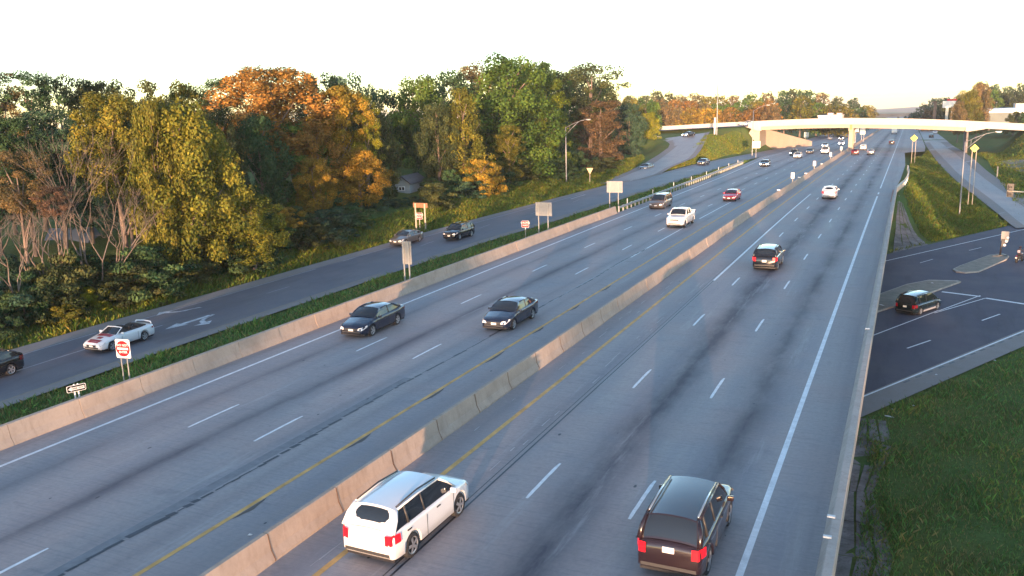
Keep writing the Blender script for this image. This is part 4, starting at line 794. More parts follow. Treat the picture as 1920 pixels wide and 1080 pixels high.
def vehicle(kind, pmat, label, cat, on=False, tail_on=False, group=None, detail=True, two=None, plate='both', rack=False):
    s = SPEC[kind]; L, W, H, r = s['L'], s['W'], s['H'], s['r']; t = empty(kind if kind not in ('bigsuv',) else 'suv', (0, 0, 0), 0, label, cat, group); x1, x2, x3, x4 = s['x']; tp = lambda x: interp(x, s['top']); Y = lambda x: L / 2 - x
    v, f = body_mesh(s); bo = me_obj('body', v, f, pmat, t, True)
    if kind == 'convertible':
        v, f = crown_grid(x1, x2, W * .40, W * .34, tp(x1) - .0, H, L, .02, endcurve=0); me_obj('windscreen', v, f, M_GLASS, t, True)
        fr = MB(); 
        for sg in (-1, 1): fr.tube([(sg * W * .41, Y(x1), tp(x1)), (sg * W * .345, Y(x2), H)], .03, 6)
        fr.tube([(-W * .345, Y(x2), H), (0, Y(x2) + .02, H + .03), (W * .345, Y(x2), H)], .032, 6); fr.obj('windscreen_frame', pmat, t)
        MB().box(-W * .40, W * .40, Y(3.75), Y(1.95), .84, tp(2.5) + .065).obj('cabin', M_SEAT, t)
        for x in (2.75, 3.5):
            for sx in (-.36, .36): o = MB().box(sx - .25, sx + .25, Y(x) - .1, Y(x) + .08, .95, 1.22 if x < 3 else 1.12).obj('seat', M_SEAT, t); bevel(o, .05, 2)
        o = MB().box(-W * .40, W * .40, Y(4.0), Y(3.72), 1.0, 1.10).obj('folded_top', M_SEAT, t); bevel(o, .04, 2)
        sp = MB(); sp.tube([(-W * .4, Y(4.45), 1.02), (-W * .36, Y(4.48), 1.15), (0, Y(4.5), 1.19), (W * .36, Y(4.48), 1.15), (W * .4, Y(4.45), 1.02)], [.05, .05, .045, .05, .05], 8); sp.obj('spoiler', pmat, t, True)
    else:
        wb, wr_ = W * .455, W * .375; zr_ = H - .07
        e = .0
        # glass house: windscreen, rear window, side glass
        def screen(nm, xa, xb, wa, wb_, za, zb_, t0, t1, kw):
            v, f = crown_grid(xa, xb, wa, wb_, za, zb_, L, .05, endcurve=.03); me_obj(nm + '_frame', v, f, pmat, t, True)
            l_ = lambda a, b, q: a + (b - a) * q; v, f = crown_grid(l_(xa, xb, t0), l_(xa, xb, t1), l_(wa, wb_, t0) * kw, l_(wa, wb_, t1) * kw, l_(za, zb_, t0), l_(za, zb_, t1), L, .05, endcurve=.03)
            nrm_ = Vector((0, 1 if zb_ > za else -1, 1.2)).normalized() * .014; me_obj(nm, [(p[0], p[1] + nrm_.y, p[2] + nrm_.z) for p in v], f, M_GLASS, t, True)
        screen('windscreen', x1, x2, wb * .97, wr_, tp(x1) + .02, zr_, .06, .95, .95)
        tall_ = kind in ('suv', 'crossover'); screen('rear_window', x3, x4, wr_, wb * .93, zr_, tp(x4) + .02, .12 if tall_ else .08, .74 if tall_ else .92, .84 if tall_ else .92)
        v, f = crown_grid(x2 - .04, x3 + .04, wr_ + .012, wr_ + .012, zr_ - .005, zr_ - .01, L, .07, endcurve=.035); me_obj('roof', v, f, pmat, t, True)
        for sg in (-1, 1):
            zb = lambda x: tp(x) + .005
            pts = [(x1, wb, zb(x1)), ((x1 + x2) / 2, (wb + wr_) / 2 + .02, (zb(x1) + zr_) / 2 + .02), (x2, wr_ + .012, zr_), ((x2 + x3) / 2, wr_ + .02, zr_ + .03), (x3, wr_ + .012, zr_), ((x3 + x4) / 2, (wb + wr_) / 2 + .02, (zb(x4) + zr_) / 2 + .02), (x4, wb * .97, zb(x4)), ((x1 + x4) / 2, wb + .01, zb((x1 + x4) / 2))]
            c_ = ((x2 + x3) / 2, (wb + wr_) / 2 + .02, (zr_ + zb(2)) / 2); V = [(sg * c_[1], Y(c_[0]), c_[2])] + [(sg * p[1], Y(p[0]), p[2]) for p in pts]
            me_obj('side_window', V, [(0, i + 1, (i + 1) % 8 + 1) if sg < 0 else (0, (i + 1) % 8 + 1, i + 1) for i in range(8)], M_GLASS, t, True)
            pl = MB(); pl.tube([(sg * wb * .985, Y(x1 - .02), tp(x1)), (sg * ((wb + wr_) / 2 + .03), Y((x1 + x2) / 2), (tp(x1) + zr_) / 2 + .03), (sg * (wr_ + .01), Y(x2), zr_ + .0)], [.035, .035, .04], 6); pl.tube([(sg * (wr_ + .01), Y(x2), zr_), (sg * (wr_ + .018), Y((x2 + x3) / 2), zr_ + .035), (sg * (wr_ + .01), Y(x3), zr_)], .035, 6)
            pl.tube([(sg * (wr_ + .0), Y(x3), zr_), (sg * ((wb + wr_) / 2 + .01), Y((x3 + x4) / 2), (tp(x4) + zr_) / 2 + .03), (sg * wb * .95, Y(x4 + .03), tp(x4))], [.05, .075, .09], 6); pl.obj('pillar', pmat, t, True)
            xm = (x1 + x4) / 2 + .1; pb = MB().tube([(sg * (wb + .0), Y(xm), tp(xm)), (sg * (wr_ + .022), Y(xm + .02), zr_)], .038, 6)
            if x3 - x2 > 1.9: MB().tube([(sg * (wb + .0), Y(x3 - .35), tp(x3)), (sg * (wr_ + .022), Y(x3 - .32), zr_)], .045, 6).obj('door_pillar', M_TRIM, t, True)
            pb.obj('door_pillar', M_TRIM if kind not in ('pickup',) else pmat, t, True)
            if rack: MB().tube([(sg * (wr_ - .04), Y(x2 + .1), zr_ + .06), (sg * (wr_ - .04), Y((x2 + x3) / 2), zr_ + .13), (sg * (wr_ - .04), Y(x3 - .05), zr_ + .06)], .028, 6).obj('roof_rail', M_CHROME if rack == 2 else M_TRIM, t, True)
    if kind == 'pickup':
        MB().box(-W * .40, W * .40, Y(L - .12), Y(3.9), 1.30, 1.335).obj('bed_floor', M_TRIM, t); MB().box(-W * .47, -W * .40, Y(L - .03), Y(3.82), 1.29, 1.36).obj('bed_rail', pmat, t); MB().box(W * .40, W * .47, Y(L - .03), Y(3.82), 1.29, 1.36).obj('bed_rail', pmat, t); MB().box(-W * .47, W * .47, Y(L - .02), Y(L - .11), 1.28, 1.38).obj('tailgate', pmat, t)
    MB().box(-W * .43, W * .43, Y(L - .15), Y(.15), s['sill'] - .08, s['sill'] + .25).obj('underbody_shade', M_BLACK, t)  # black box hung under the body, added to deepen the shade below
    # lamps, bumpers, grille
    zf_ = tp(.12) - .06
    for sg in (-1, 1):
        o = MB().add([(sg * W * .24, Y(.005), zf_ - .13), (sg * W * .40, Y(.05), zf_ - .12), (sg * W * .475, Y(.42), zf_ + .04), (sg * W * .46, Y(.46), zf_ + .12), (sg * W * .37, Y(.10), zf_ + .045), (sg * W * .26, Y(.03), zf_ - .0)], [(0, 1, 4, 5), (1, 2, 3, 4)] if sg < 0 else [(5, 4, 1, 0), (4, 3, 2, 1)]).obj('headlight', M_HEADON if on else M_HEAD, t); 
        for p in o.data.vertices: p.co.y += .03; p.co.x += sg * .02
        zt = tp(L - .1); tall = kind in ('suv', 'bigsuv', 'crossover', 'minivan'); z0, z1 = (zt - .33, zt - .02) if tall else (zt - .22, zt - .06); xi = W * (.33 if tall else .26)
        o = MB().add([(sg * xi, Y(L) - .012, z0), (sg * W * .43, Y(L - .02) - .012, z0), (sg * W * .50, Y(L - .34), z0 + .05), (sg * W * .495, Y(L - .34), z1), (sg * W * .425, Y(L - .03) - .012, z1), (sg * xi, Y(L) - .012, z1)], [(0, 5, 4, 1), (1, 4, 3, 2)] if sg > 0 else [(1, 4, 5, 0), (2, 3, 4, 1)]).obj('taillight', M_TAILON if tail_on else M_TAIL, t)
        if detail: o = MB().box(sg * W * .49 - .0, sg * W * .49 + sg * .2, Y(x1 + .42), Y(x1 + .30), tp(x1) + .0, tp(x1) + .15).obj('mirror', pmat, t); bevel(o, .04, 2)
    gz = zf_ - .02; MB().box(-W * .23, W * .23, Y(0) + .012, Y(.1), gz - .14, gz + .0).obj('grille', M_TRIM, t)
    MB().box(-W * .33, W * .33, Y(.0) + .006, Y(.1), s['sill'] + .10, s['sill'] + .19).obj('air_intake', M_TRIM, t)
    MB().box(-W * .40, W * .40, Y(L) - .008, Y(L - .1), s['sill'] + .12, s['sill'] + .22).obj('rear_valance', M_TRIM, t)
    MB().box(-.16, .16, Y(0) + .02, Y(.02), s['sill'] + .2, s['sill'] + .32).obj('licence_plate', M_PLATE, t)
    pz = (.98 if kind in ('bigsuv',) else .78) if kind not in ('sedan', 'coupe', 'convertible') else .72; MB().box(-.16, .16, Y(L) - .022, Y(L - .02), pz - .08, pz + .08).obj('licence_plate', M_PLATE, t)
    if two:                                     # contrasting lower cladding
        for sg in (-1, 1): MB().box(min(sg * W * .487, sg * W * .506), max(sg * W * .487, sg * W * .506), Y(s['ax'][1] - r - .08), Y(s['ax'][0] + r + .08), s['sill'], s['sill'] + .16).obj('side_skirt', two, t)
        for sg in (-1, 1): MB().tube([(sg * W * .496, Y(.45), tp(.5) - .13), (sg * W * .506, Y(1.2), tp(1.2) - .11), (sg * W * .506, Y(L - .5), tp(L - .6) - .10)], .02, 5).obj('side_moulding', M_CHROME, t)
    mt_, mr_, md_ = wheel_meshes(r)
    for a in s['ax']:
        for sg in (-1, 1):
            wl = new_obj('wheel', md_, t); wl.location = (sg * (W / 2 - .03), Y(a), r); wl.rotation_euler = (random.uniform(0, 1) if sg < 0 else random.uniform(0, 1), 0, 0 if sg < 0 else math.pi)
            new_obj('tyre', mt_, wl); new_obj('rim', mr_, wl)
    dg = MB()
    for sg in (-1, 1):                          # door shut lines, a few millimetres proud
        for x in ([x1 + .25, (x1 + x4) / 2 + .1, x4 - .75] if kind not in ('convertible', 'coupe') else [x1 + .35, x1 + 1.7]):
            if x < s['ax'][1] - r - .05: dg.box(min(sg * W * .5, sg * (W * .5 + .006)), max(sg * W * .5, sg * (W * .5 + .006)), Y(x) - .008, Y(x) + .008, s['sill'] + .06, tp(x) - .12)
        if detail and kind != 'convertible':
            for x in (x1 + 1.15, (x1 + x4) / 2 + 1.05): dg.box(min(sg * W * .49, sg * (W * .5 + .02)), max(sg * W * .49, sg * (W * .5 + .02)), Y(x) - .1, Y(x) + .1, tp(x) - .17, tp(x) - .14)
    if dg.v: dg.obj('door_trim', M_TRIM, t)
    return t
def put(v, p, rz, toward=False):
    v.location = p; v.rotation_euler = (math.atan(-.01) * (-1 if toward else 1) if p[1] > 110 else 0, 0, rz); return v
P_WHITE = paint('white', (.72, .72, .72), .3, .1); P_BLACK = paint('black', (.012, .013, .017), .22, .3); P_NAVY = paint('navy', (.014, .02, .045), .22, .35)
P_MAROON = paint('maroon', (.022, .012, .014), .25, .3); P_RED = paint('red', (.32, .015, .03), .25, .4); P_DKR = paint('dark_red', (.12, .008, .014), .3, .3); P_SILVER = paint('silver', (.42, .43, .45), .3, .6); P_GREY = paint('grey', (.12, .125, .135), .28, .5); P_BRONZE = paint('bronze', (.22, .15, .11), .28, .5); P_DKG = paint('dark_green', (.012, .022, .024), .25, .4)
hp = lambda X, Y: Vector((X, Y, zhh(Y) + .012)); PI = math.pi
# near cars on the highway
put(vehicle('suv', P_WHITE, 'large white hatchback SUV driving away close to the median barrier, nearest white car', 'car', tail_on=True, rack=1), hp(-13.25, 20.7), -.02)
v = vehicle('bigsuv', P_MAROON, 'dark maroon SUV with roof rails driving away at the bottom of the picture', 'car', tail_on=True, rack=2); put(v, hp(-5.2, 23.1), .0)
put(vehicle('suv', P_BLACK, 'black and silver SUV driving away in the middle lane with glowing tail lights', 'car', tail_on=True, rack=1), hp(-9.55, 69.0), 0)
put(vehicle('crossover', P_WHITE, 'white crossover driving away far ahead beside the long solid white line', 'car', tail_on=True), hp(-9.4, 124.5), 0)
put(vehicle('sedan', P_NAVY, 'dark navy sedan coming closer next to the left edge line', 'car'), hp(-28.6, 41.7), PI + .02)
put(vehicle('sedan', P_NAVY, 'dark blue sedan with sunlit nose coming closer beside the median', 'car'), hp(-21.35, 45.7), PI)
put(vehicle('pickup', P_WHITE, 'white crew cab pickup truck coming closer on the left carriageway', 'pickup truck'), hp(-21.95, 91.2), PI)
put(vehicle('minivan', P_BRONZE, 'bronze minivan coming closer beside the start of the guardrail', 'car'), hp(-28.6, 107.8), PI)
put(vehicle('sedan', P_RED, 'red sedan coming closer behind the white pickup truck', 'car'), hp(-21.6, 119.0), PI)
# far oncoming traffic (placed on the lanes where the photograph shows them)
def far(kind, p, px, py, label, toward=True, on=True, dx=0.):
    q = at(px, py, zhh); lane = q.x; return put(vehicle(kind, p, label, 'car' if kind != 'pickup' else 'pickup truck', on=on, tail_on=False, detail=False), Vector((lane + dx, q.y + 2.2, zhh(q.y) + .012)), PI if toward else 0, toward)
far('sedan', P_BLACK, 1432, 313, 'black sedan with lit headlights nearest the end of the guardrail')
far('suv', P_DKG, 1487, 292.5, 'dark SUV with lit headlights just behind a white sedan, left lane')
far('sedan', P_WHITE, 1494, 297, 'white sedan with lit headlights overlapping a dark SUV')
far('sedan', P_BLACK, 1517, 288.5, 'black sedan with unlit lamps between two white cars', on=False)
far('pickup', P_WHITE, 1546, 289, 'white pickup truck with dark lower bumper, second lane from the median')
far('sedan', P_SILVER, 1546, 276.5, 'silver sedan with bright headlights directly behind the far white pickup')
far('sedan', P_GREY, 1556, 262, 'grey sedan in the shade of the overpass near its left abutment', on=False)
far('suv', P_NAVY, 1577, 263, 'navy SUV with bright headlights under the overpass')
far('sedan', P_WHITE, 1577, 272.5, 'white sedan with bright headlights coming out from under the overpass')
far('crossover', P_GREY, 1597, 261.5, 'grey crossover with bright headlights left of the central pier')
far('sedan', P_BLACK, 1597, 271.5, 'dark sedan beside the median barrier just before the central pier', on=True)
far('sedan', P_SILVER, 1598, 249, 'distant silver car with headlights seen below the overpass girder')
far('crossover', P_DKR, 1602.5, 291, 'dark red crossover driving away beside the median barrier', False)
far('crossover', P_WHITE, 1618, 281.5, 'white crossover driving away just ahead of the dark red one', False)
far('sedan', P_SILVER, 1632, 290.5, 'silver sedan driving away in the middle lane beside the dark red crossover', False)
far('sedan', P_BLACK, 1671.5, 271, 'black sedan driving away alone in the right lane', False)
# white box truck under the bridge
q = at(1676.5, 252, zhh); t = empty('box_truck', (q.x, q.y, zhh(q.y)), 0, 'white box truck driving away under the right half of the overpass', 'truck')
o = MB().box(-1.2, 1.2, -3, 3.2, .95, 3.4).obj('cargo_box', P_WHITE, t); bevel(o, .05, 1); o = MB().box(-1.1, 1.1, 3.3, 5.0, .6, 2.5).obj('cab', P_WHITE, t); bevel(o, .15, 2); MB().box(-1.15, 1.15, -3.1, -2.95, .5, .75).obj('rear_bumper', M_TRIM, t)
for y in (-1.6, 4.2):
    for sg in (-1, 1): wl = new_obj('wheel', wheel_meshes(.4)[2], t); wl.location = (sg * 1.15, y, .4); wl.rotation_euler = (0, 0, 0 if sg < 0 else PI); new_obj('tyre', wheel_meshes(.4)[0], wl)
# frontage road and ramps
def on_road(kind, p, px, py, zfun, rz, label, **k):
    q = at(px, py, zfun); cat = 'car'; v = vehicle(kind, p, label, cat, **k); v.location = (q.x, q.y, zfun(q.y) + .02); v.rotation_euler = (0, 0, rz); return v
cv = on_road('convertible', paint('bright_white', (.74, .75, .77), .3, .1), 226, 646, zf, PI + .02, 'white open convertible with a red and white hood on the frontage road')
# its red hood pattern
s = SPEC['convertible']; M_HR = paint('hood_red', (.30, .01, .03), .3, .2); Yc = lambda x: s['L'] / 2 - x
def hood(name, pts, m, lift):
    v = []
    for x, l in pts: v.append((l, Yc(x), interp(x, s['top']) + .05 - .05 * (abs(l) / .75) ** 2 + lift))
    me_obj(name, v, [tuple(range(len(pts)))], m, cv)
def hood_grid(name, x0, x1, w0, w1, m, lift, n=10):
    v = []; f = []
    for i in range(n + 1):
        for j in range(9): x = x0 + (x1 - x0) * i / n; l = (-1 + 2 * j / 8) * (w0 + (w1 - w0) * i / n); v.append((l, Yc(x), interp(x, s['top']) + .052 - .042 * (abs(l) / .75) ** 2 + lift))
    for i in range(n):
        for j in range(8): k = i * 9 + j; f.append((k, k + 9, k + 10, k + 1))
    return me_obj(name, v, f, m, cv)
hood_grid('hood_panel', 1.02, 1.38, .60, .66, M_HR, .005, 4); hood_grid('hood_panel', .26, .48, .50, .54, M_HR, .005, 3); hood_grid('hood_emblem', .62, .90, .22, .22, M_HR, .005, 4)
hood_grid('front_stripe', .12, .24, .44, .47, M_HR, .004, 2)
on_road('crossover', P_BLACK, -34, 713, zf, PI + .02, 'black hatchback partly out of frame at the far left on the frontage road')
on_road('suv', P_BLACK, 861, 446, zf, PI - .03, 'black SUV on the frontage road to the right of the grey sedan')
on_road('sedan', P_GREY, 763, 456, zf, PI - .02, 'dark grey sedan on the frontage road partly behind the tall narrow sign')
on_road('sedan', P_GREY, 1212, 319, zf, PI - .12, 'dark sedan with a pale roof coming down the loop ramp onto the frontage road')
on_road('sedan', P_NAVY, 1319, 309, lambda y: float(zfront(y)), PI - .08, 'dark sedan on the frontage road below the grassy mound')
q = at(1291, 256, RP_H); v = vehicle('sedan', P_BLACK, 'dark car with bright headlights at the top of the loop ramp', 'car', on=True); v.location = (q.x, q.y, RP_H(q.y) + .03); v.rotation_euler = (0, 0, PI - .35)
on_road('sedan', P_BLACK, 1746, 258, zr, 0, 'dark car driving away on the exit ramp beneath the overpass')
on_road('sedan', P_WHITE, 1753, 251, zr, 0, 'tiny pale car farthest away on the ramp beyond the overpass')
ang = math.atan2(-XD.x, XD.y)
q = at(1722, 582, XZ); v = vehicle('minivan', P_DKG, 'dark minivan with a pale lower sill waiting on the cross road', 'car', two=mat('grey_cladding', (.25, .25, .27), .5), rack=1); v.location = (q.x, q.y, XZ + .01); v.rotation_euler = (0, 0, ang)
# car roof just above the overpass parapet
v = vehicle('sedan', P_WHITE, 'pale car crossing the overpass, only its roof above the parapet', 'car', detail=False); c = onY(1402, 234, OVN + 5); v.location = (c.x, OVN + 5, float(zover(c.x)) + .05); v.rotation_euler = (0, 0, PI / 2)
# ================================================================== motorcyclist at the right edge
def skin_body(name, joints, edges, m, parent, levels=2):
    me = bpy.data.meshes.new(name); me.from_pydata([j[0] for j in joints], edges, []); o = bpy.data.objects.new(name, me); COL.objects.link(o)
    md = o.modifiers.new('skin', 'SKIN'); md.use_smooth_shade = True
    for i, j in enumerate(joints): me.skin_vertices[0].data[i].radius = (j[1], j[1] if len(j) < 3 else j[2]); me.skin_vertices[0].data[i].use_root = (i == 0)
    o.modifiers.new('sub', 'SUBSURF').levels = levels; dg_ = bpy.context.evaluated_depsgraph_get(); nm = bpy.data.meshes.new_from_object(o.evaluated_get(dg_)); bpy.data.objects.remove(o)
    nm.materials.clear(); nm.materials.append(m); nm.polygons.foreach_set('use_smooth', [True] * len(nm.polygons)); k = bpy.data.objects.new(name, nm); COL.objects.link(k); k.parent = parent; return k
q = at(1911, 491, XZ)
mc = empty('motorcycle', (q.x, q.y, XZ), ang, 'dark motorcycle ridden away at the right edge of the picture', 'motorcycle')
for y in (-.72, .74): MB().tube([(-.06, y, .31), (.06, y, .31)], .31, 20).obj('wheel', M_TYRE, mc, True)
o = MB().box(-.14, .14, -.30, .28, .32, .74).obj('engine', M_TRIM, mc); bevel(o, .06, 2)
skin_body('fuel_tank', [((0, .02, .86), .15, .12), ((0, .32, .90), .15, .12), ((0, .45, .84), .08, .08)], [(0, 1), (1, 2)], paint('tank_red', (.14, .01, .015)), mc, 1)
skin_body('seat', [((0, -.05, .80), .14, .05), ((0, -.45, .82), .15, .05), ((0, -.75, .90), .08, .05)], [(0, 1), (1, 2)], M_SEAT, mc, 1)
MB().tube([(-.05, .74, .31), (-.05, .5, .95)], .03, 6).tube([(.05, .74, .31), (.05, .5, .95)], .03, 6).obj('fork', M_CHROME, mc); MB().tube([(-.36, .30, 1.04), (-.18, .46, 1.0), (.18, .46, 1.0), (.36, .30, 1.04)], .02, 6).obj('handlebar', M_CHROME, mc)
MB().tube([(.16, .1, .35), (.2, -.75, .38)], [.04, .055], 8).obj('exhaust', M_CHROME, mc, True); MB().box(-.09, .09, -.99, -.95, .52, .66).obj('licence_plate', M_PLATE, mc); MB().box(-.07, .07, -.90, -.86, .74, .82).obj('taillight', M_TAIL, mc); MB().tube([(0, .52, .90), (0, .64, .90)], [.09, .1], 10).obj('headlight', M_HEAD, mc)
rd = empty('person', (q.x, q.y, XZ), ang, 'rider in a dark jacket and helmet with a pale pack sitting on the motorcycle', 'person')
J = [((0, -.32, .95), .16, .14), ((0, -.26, 1.15), .16, .11), ((0, -.14, 1.38), .19, .12), ((0, -.08, 1.50), .10, .09), ((0, -.04, 1.60), .055), ((0, -.02, 1.72), .10, .11), ((0, -.01, 1.80), .08)]
E_ = [(0, 1), (1, 2), (2, 3), (3, 4), (4, 5), (5, 6)]
for sg in (-1, 1):
    k = len(J); J += [((sg * .20, -.10, 1.44), .065), ((sg * .30, .02, 1.22), .05), ((sg * .34, .26, 1.09), .035), ((sg * .18, -.10, .93), .09), ((sg * .24, .26, .84), .06), ((sg * .20, .02, .42), .045), ((sg * .20, .14, .36), .035)]
    E_ += [(3, k), (k, k + 1), (k + 1, k + 2), (0, k + 3), (k + 3, k + 4), (k + 4, k + 5), (k + 5, k + 6)]
skin_body('body', J, E_, mat('dark_clothes', (.035, .03, .04), .85), rd)
hm = bmesh.new(); bmesh.ops.create_uvsphere(hm, u_segments=16, v_segments=10, radius=.145); me = bpy.data.meshes.new('helmet'); hm.to_mesh(me); hm.free(); me.materials.append(mat('helmet', (.03, .01, .015), .3)); me.polygons.foreach_set('use_smooth', [True] * len(me.polygons)); o = new_obj('helmet', me, rd); o.location = (0, -.01, 1.74); o.scale = (.9, 1.1, 1)
o = MB().box(-.13, .13, -.44, -.30, 1.12, 1.42).obj('backpack', mat('pale_pack', (.42, .36, .40), .8), rd); bevel(o, .04, 2)
for sg in (-1, 1):                              # gloved hands closed round the grips: palm, four fingers and a thumb
    hx = sg * .34; hb = MB(); hb.tube([(hx, .24, 1.09), (hx, .29, 1.07)], [.03, .036], 8)
    for i in range(4): x = hx + (i - 1.5) * .02; hb.tube([(x, .28, 1.09), (x, .325, 1.075), (x, .335, 1.045), (x, .305, 1.02)], [.010, .0095, .009, .008], 6)
    hb.tube([(hx - sg * .035, .26, 1.06), (hx - sg * .045, .29, 1.035), (hx - sg * .04, .315, 1.03)], [.011, .010, .009], 6); hb.obj('hand', M_BLACK, rd, True)
# ================================================================== trees
def leaf_cloud(centers, radii, counts, size, seed, tone_lo=.45, flat_=.75, asp=1.):
    """leaf-sized folded quads spread through and over lumpy clusters; returns verts, faces, per-vertex tone"""
    g = np.random.default_rng(seed); V = []; T = []
    for c, r, n in zip(centers, radii, counts):
        d = g.normal(size=(n, 3)); d /= np.linalg.norm(d, axis=1)[:, None]; rr = g.uniform(.45, 1.08, n) ** .6
        p = np.array(c) + d * rr[:, None] * np.array(r); nrm = d + g.normal(0, .55, (n, 3)); nrm[:, 2] += .25; nrm /= np.linalg.norm(nrm, axis=1)[:, None]
        a = np.cross(nrm, g.normal(size=(n, 3))); a /= np.linalg.norm(a, axis=1)[:, None] + 1e-9; b = np.cross(nrm, a); s = size * g.uniform(.55, 1.35, n)[:, None]
        fold = nrm * s * g.uniform(-.35, .35, (n, 1))
        q_ = np.stack([-a * s, -b * s * flat_ + fold, a * s, b * s * flat_ + fold], 1); q_[:, :, 2] /= asp; V.append(p[:, None] + q_); base = g.uniform(.6, 1.35)
        tn = np.clip(base * g.normal(1, .22, n), tone_lo, 1.9); hue = g.normal(0, .10, n) + (base - 1) * .3; T.append(np.stack([tn * (1 + hue), tn, tn * (1 - hue * .6), np.ones(n)], 1))
    V = np.concatenate(V); T = np.concatenate(T); n = len(V); return V.reshape(-1, 3), np.arange(n * 4).reshape(n, 4), np.repeat(T, 4, 0)
def cloud_mesh(name, V, F, T):
    me = bpy.data.meshes.new(name); me.vertices.add(len(V)); me.vertices.foreach_set('co', V.astype(np.float32).ravel()); nf = len(F)
    me.loops.add(nf * 4); me.loops.foreach_set('vertex_index', F.astype(np.int32).ravel()); me.polygons.add(nf); me.polygons.foreach_set('loop_start', np.arange(0, nf * 4, 4, dtype=np.int32)); me.polygons.foreach_set('loop_total', np.full(nf, 4, dtype=np.int32))
    me.update(calc_edges=True); a = me.color_attributes.new('tone', 'FLOAT_COLOR', 'POINT'); a.data.foreach_set('color', np.clip(T, 0, 4).astype(np.float32).ravel()); me.materials.append(M_LEAF); return me
def crown_mesh(kind, seed, total, size):
    """unit crown: radius about 1, height 0..2 (scaled per tree)"""
    g = np.random.default_rng(seed); C = []; R = []; nl = {'broad': 46, 'tall': 40, 'open': 34, 'cone': 40, 'bush': 16}[kind]
    nl = int(nl * 1.5)
    bulge = [(g.uniform(0, 6.28), g.uniform(.2, 1.8), g.uniform(-.32, .30)) for _ in range(9)]
    for i in range(nl):
        t = (i + .5) / nl; h = t * 2
        if kind == 'broad': rad = math.sqrt(max(.02, 1 - ((h - .95) / 1.05) ** 2))
        elif kind == 'tall': rad = .9 * math.sqrt(max(.02, 1 - ((h - .9) / 1.12) ** 2))
        elif kind == 'open': rad = min(1, .35 + h * .6) * math.sqrt(max(.05, 1 - max(0, (h - 1.3) / .75) ** 2))
        elif kind == 'cone': rad = max(.12, 1 - (h / 2.1) ** 1.5) * min(1, h * 3 + .4)
        else: rad = math.sqrt(max(.05, 1 - ((h - .7) / 1.3) ** 2))
        a = i * 2.399 + g.uniform(-.4, .4); rad *= 1 + sum(m_ * math.exp(-((math.cos(a) - math.cos(a0)) ** 2 + (math.sin(a) - math.sin(a0)) ** 2 + (h - h0) ** 2) * 2.2) for a0, h0, m_ in bulge); q = rad * (g.uniform(.55, 1.02)); r = g.uniform(.10, .27) * (1.15 if kind == 'bush' else 1)
        C.append((q * math.cos(a), q * math.sin(a), min(1.92, max(.1, h + g.uniform(-.12, .12))))); R.append((r * g.uniform(.8, 1.25), r * g.uniform(.8, 1.25), r * g.uniform(.6, .95)))
    if kind != 'open':
        for i in range(6): C.append((g.uniform(-.25, .25), g.uniform(-.25, .25), .4 + i * .22)); R.append((.34, .34, .26))
    w_ = np.array([r[0] * r[1] for r in R]); n = np.maximum(20, (total * w_ / w_.sum()).astype(int)); asp = {'broad': 1.2, 'tall': 2.0, 'open': 1.0, 'cone': 1.5, 'bush': .6}[kind]; R = [(a, b, c / max(1, asp * .8)) for a, b, c in R]; V, F, T = leaf_cloud(C, R, n, size, seed, asp=asp)
    # loose sprays that break the outline
    m = int(total * .06); d = g.normal(size=(m, 3)); d /= np.linalg.norm(d, axis=1)[:, None]; ci = g.integers(0, nl, m); P = np.array(C)[ci] + d * np.array(R)[ci] * g.uniform(1.1, 1.45, (m, 1))
    a = g.normal(size=(m, 3)); a /= np.linalg.norm(a, axis=1)[:, None]; b = np.cross(a, d); s = size * g.uniform(.5, 1.1, (m, 1)); V2 = np.stack([P - a * s, P - b * s * .7, P + a * s, P + b * s * .7], 1).reshape(-1, 3); T2 = np.repeat(np.clip(g.normal(1, .25, (m, 1)), .5, 1.7) * np.ones((m, 4)), 4, 0)
    V = np.concatenate([V, V2]); T = np.concatenate([T, T2]); F = np.arange(len(V)).reshape(-1, 4); return cloud_mesh('crown', V, F, T)
def trunk_mesh(seed, limbs=7, top=1.5, r=.07):
    g = random.Random(seed); b = MB(); pts = [(0, 0, -.6), (0, 0, 0)]; x = y = 0
    for i in range(1, 6): x += g.uniform(-.05, .05); y += g.uniform(-.05, .05); pts.append((x, y, i * (top + .5) / 5))
    b.tube(pts, [r * 1.3, r * 1.1, r, r * .85, r * .65, r * .45, r * .2], 8)
    for i in range(limbs):
        z = .35 + i * (top) / limbs; a = g.uniform(0, 6.28); k = pts[min(5, 1 + int(z / ((top + .5) / 5)))]; l = g.uniform(.35, .6)
        b.tube([(k[0], k[1], z), (k[0] + l * .45 * math.cos(a), k[1] + l * .45 * math.sin(a), z + .22), (k[0] + l * math.cos(a + .2), k[1] + l * math.sin(a + .2), z + .5)], [r * .42, r * .28, r * .08], 5)
    o = b.obj('trunk', M_BARK, None, True); me = o.data; bpy.data.objects.remove(o); return me
CROWNS = {'broad': [crown_mesh('broad', s, 19000, .027) for s in (1, 2, 3)], 'tall': [crown_mesh('tall', s, 17000, .027) for s in (4, 5, 6)], 'open': [crown_mesh('open', s, 11000, .026) for s in (7, 8)],
          'cone': [crown_mesh('cone', s, 14000, .027) for s in (9,)], 'bush': [crown_mesh('bush', s, 8500, .034) for s in (10, 11, 12)], 'far': [crown_mesh('broad', s, 2600, .062) for s in (13, 14, 15)]}
TRUNKS = [trunk_mesh(s) for s in (1, 2, 3)]
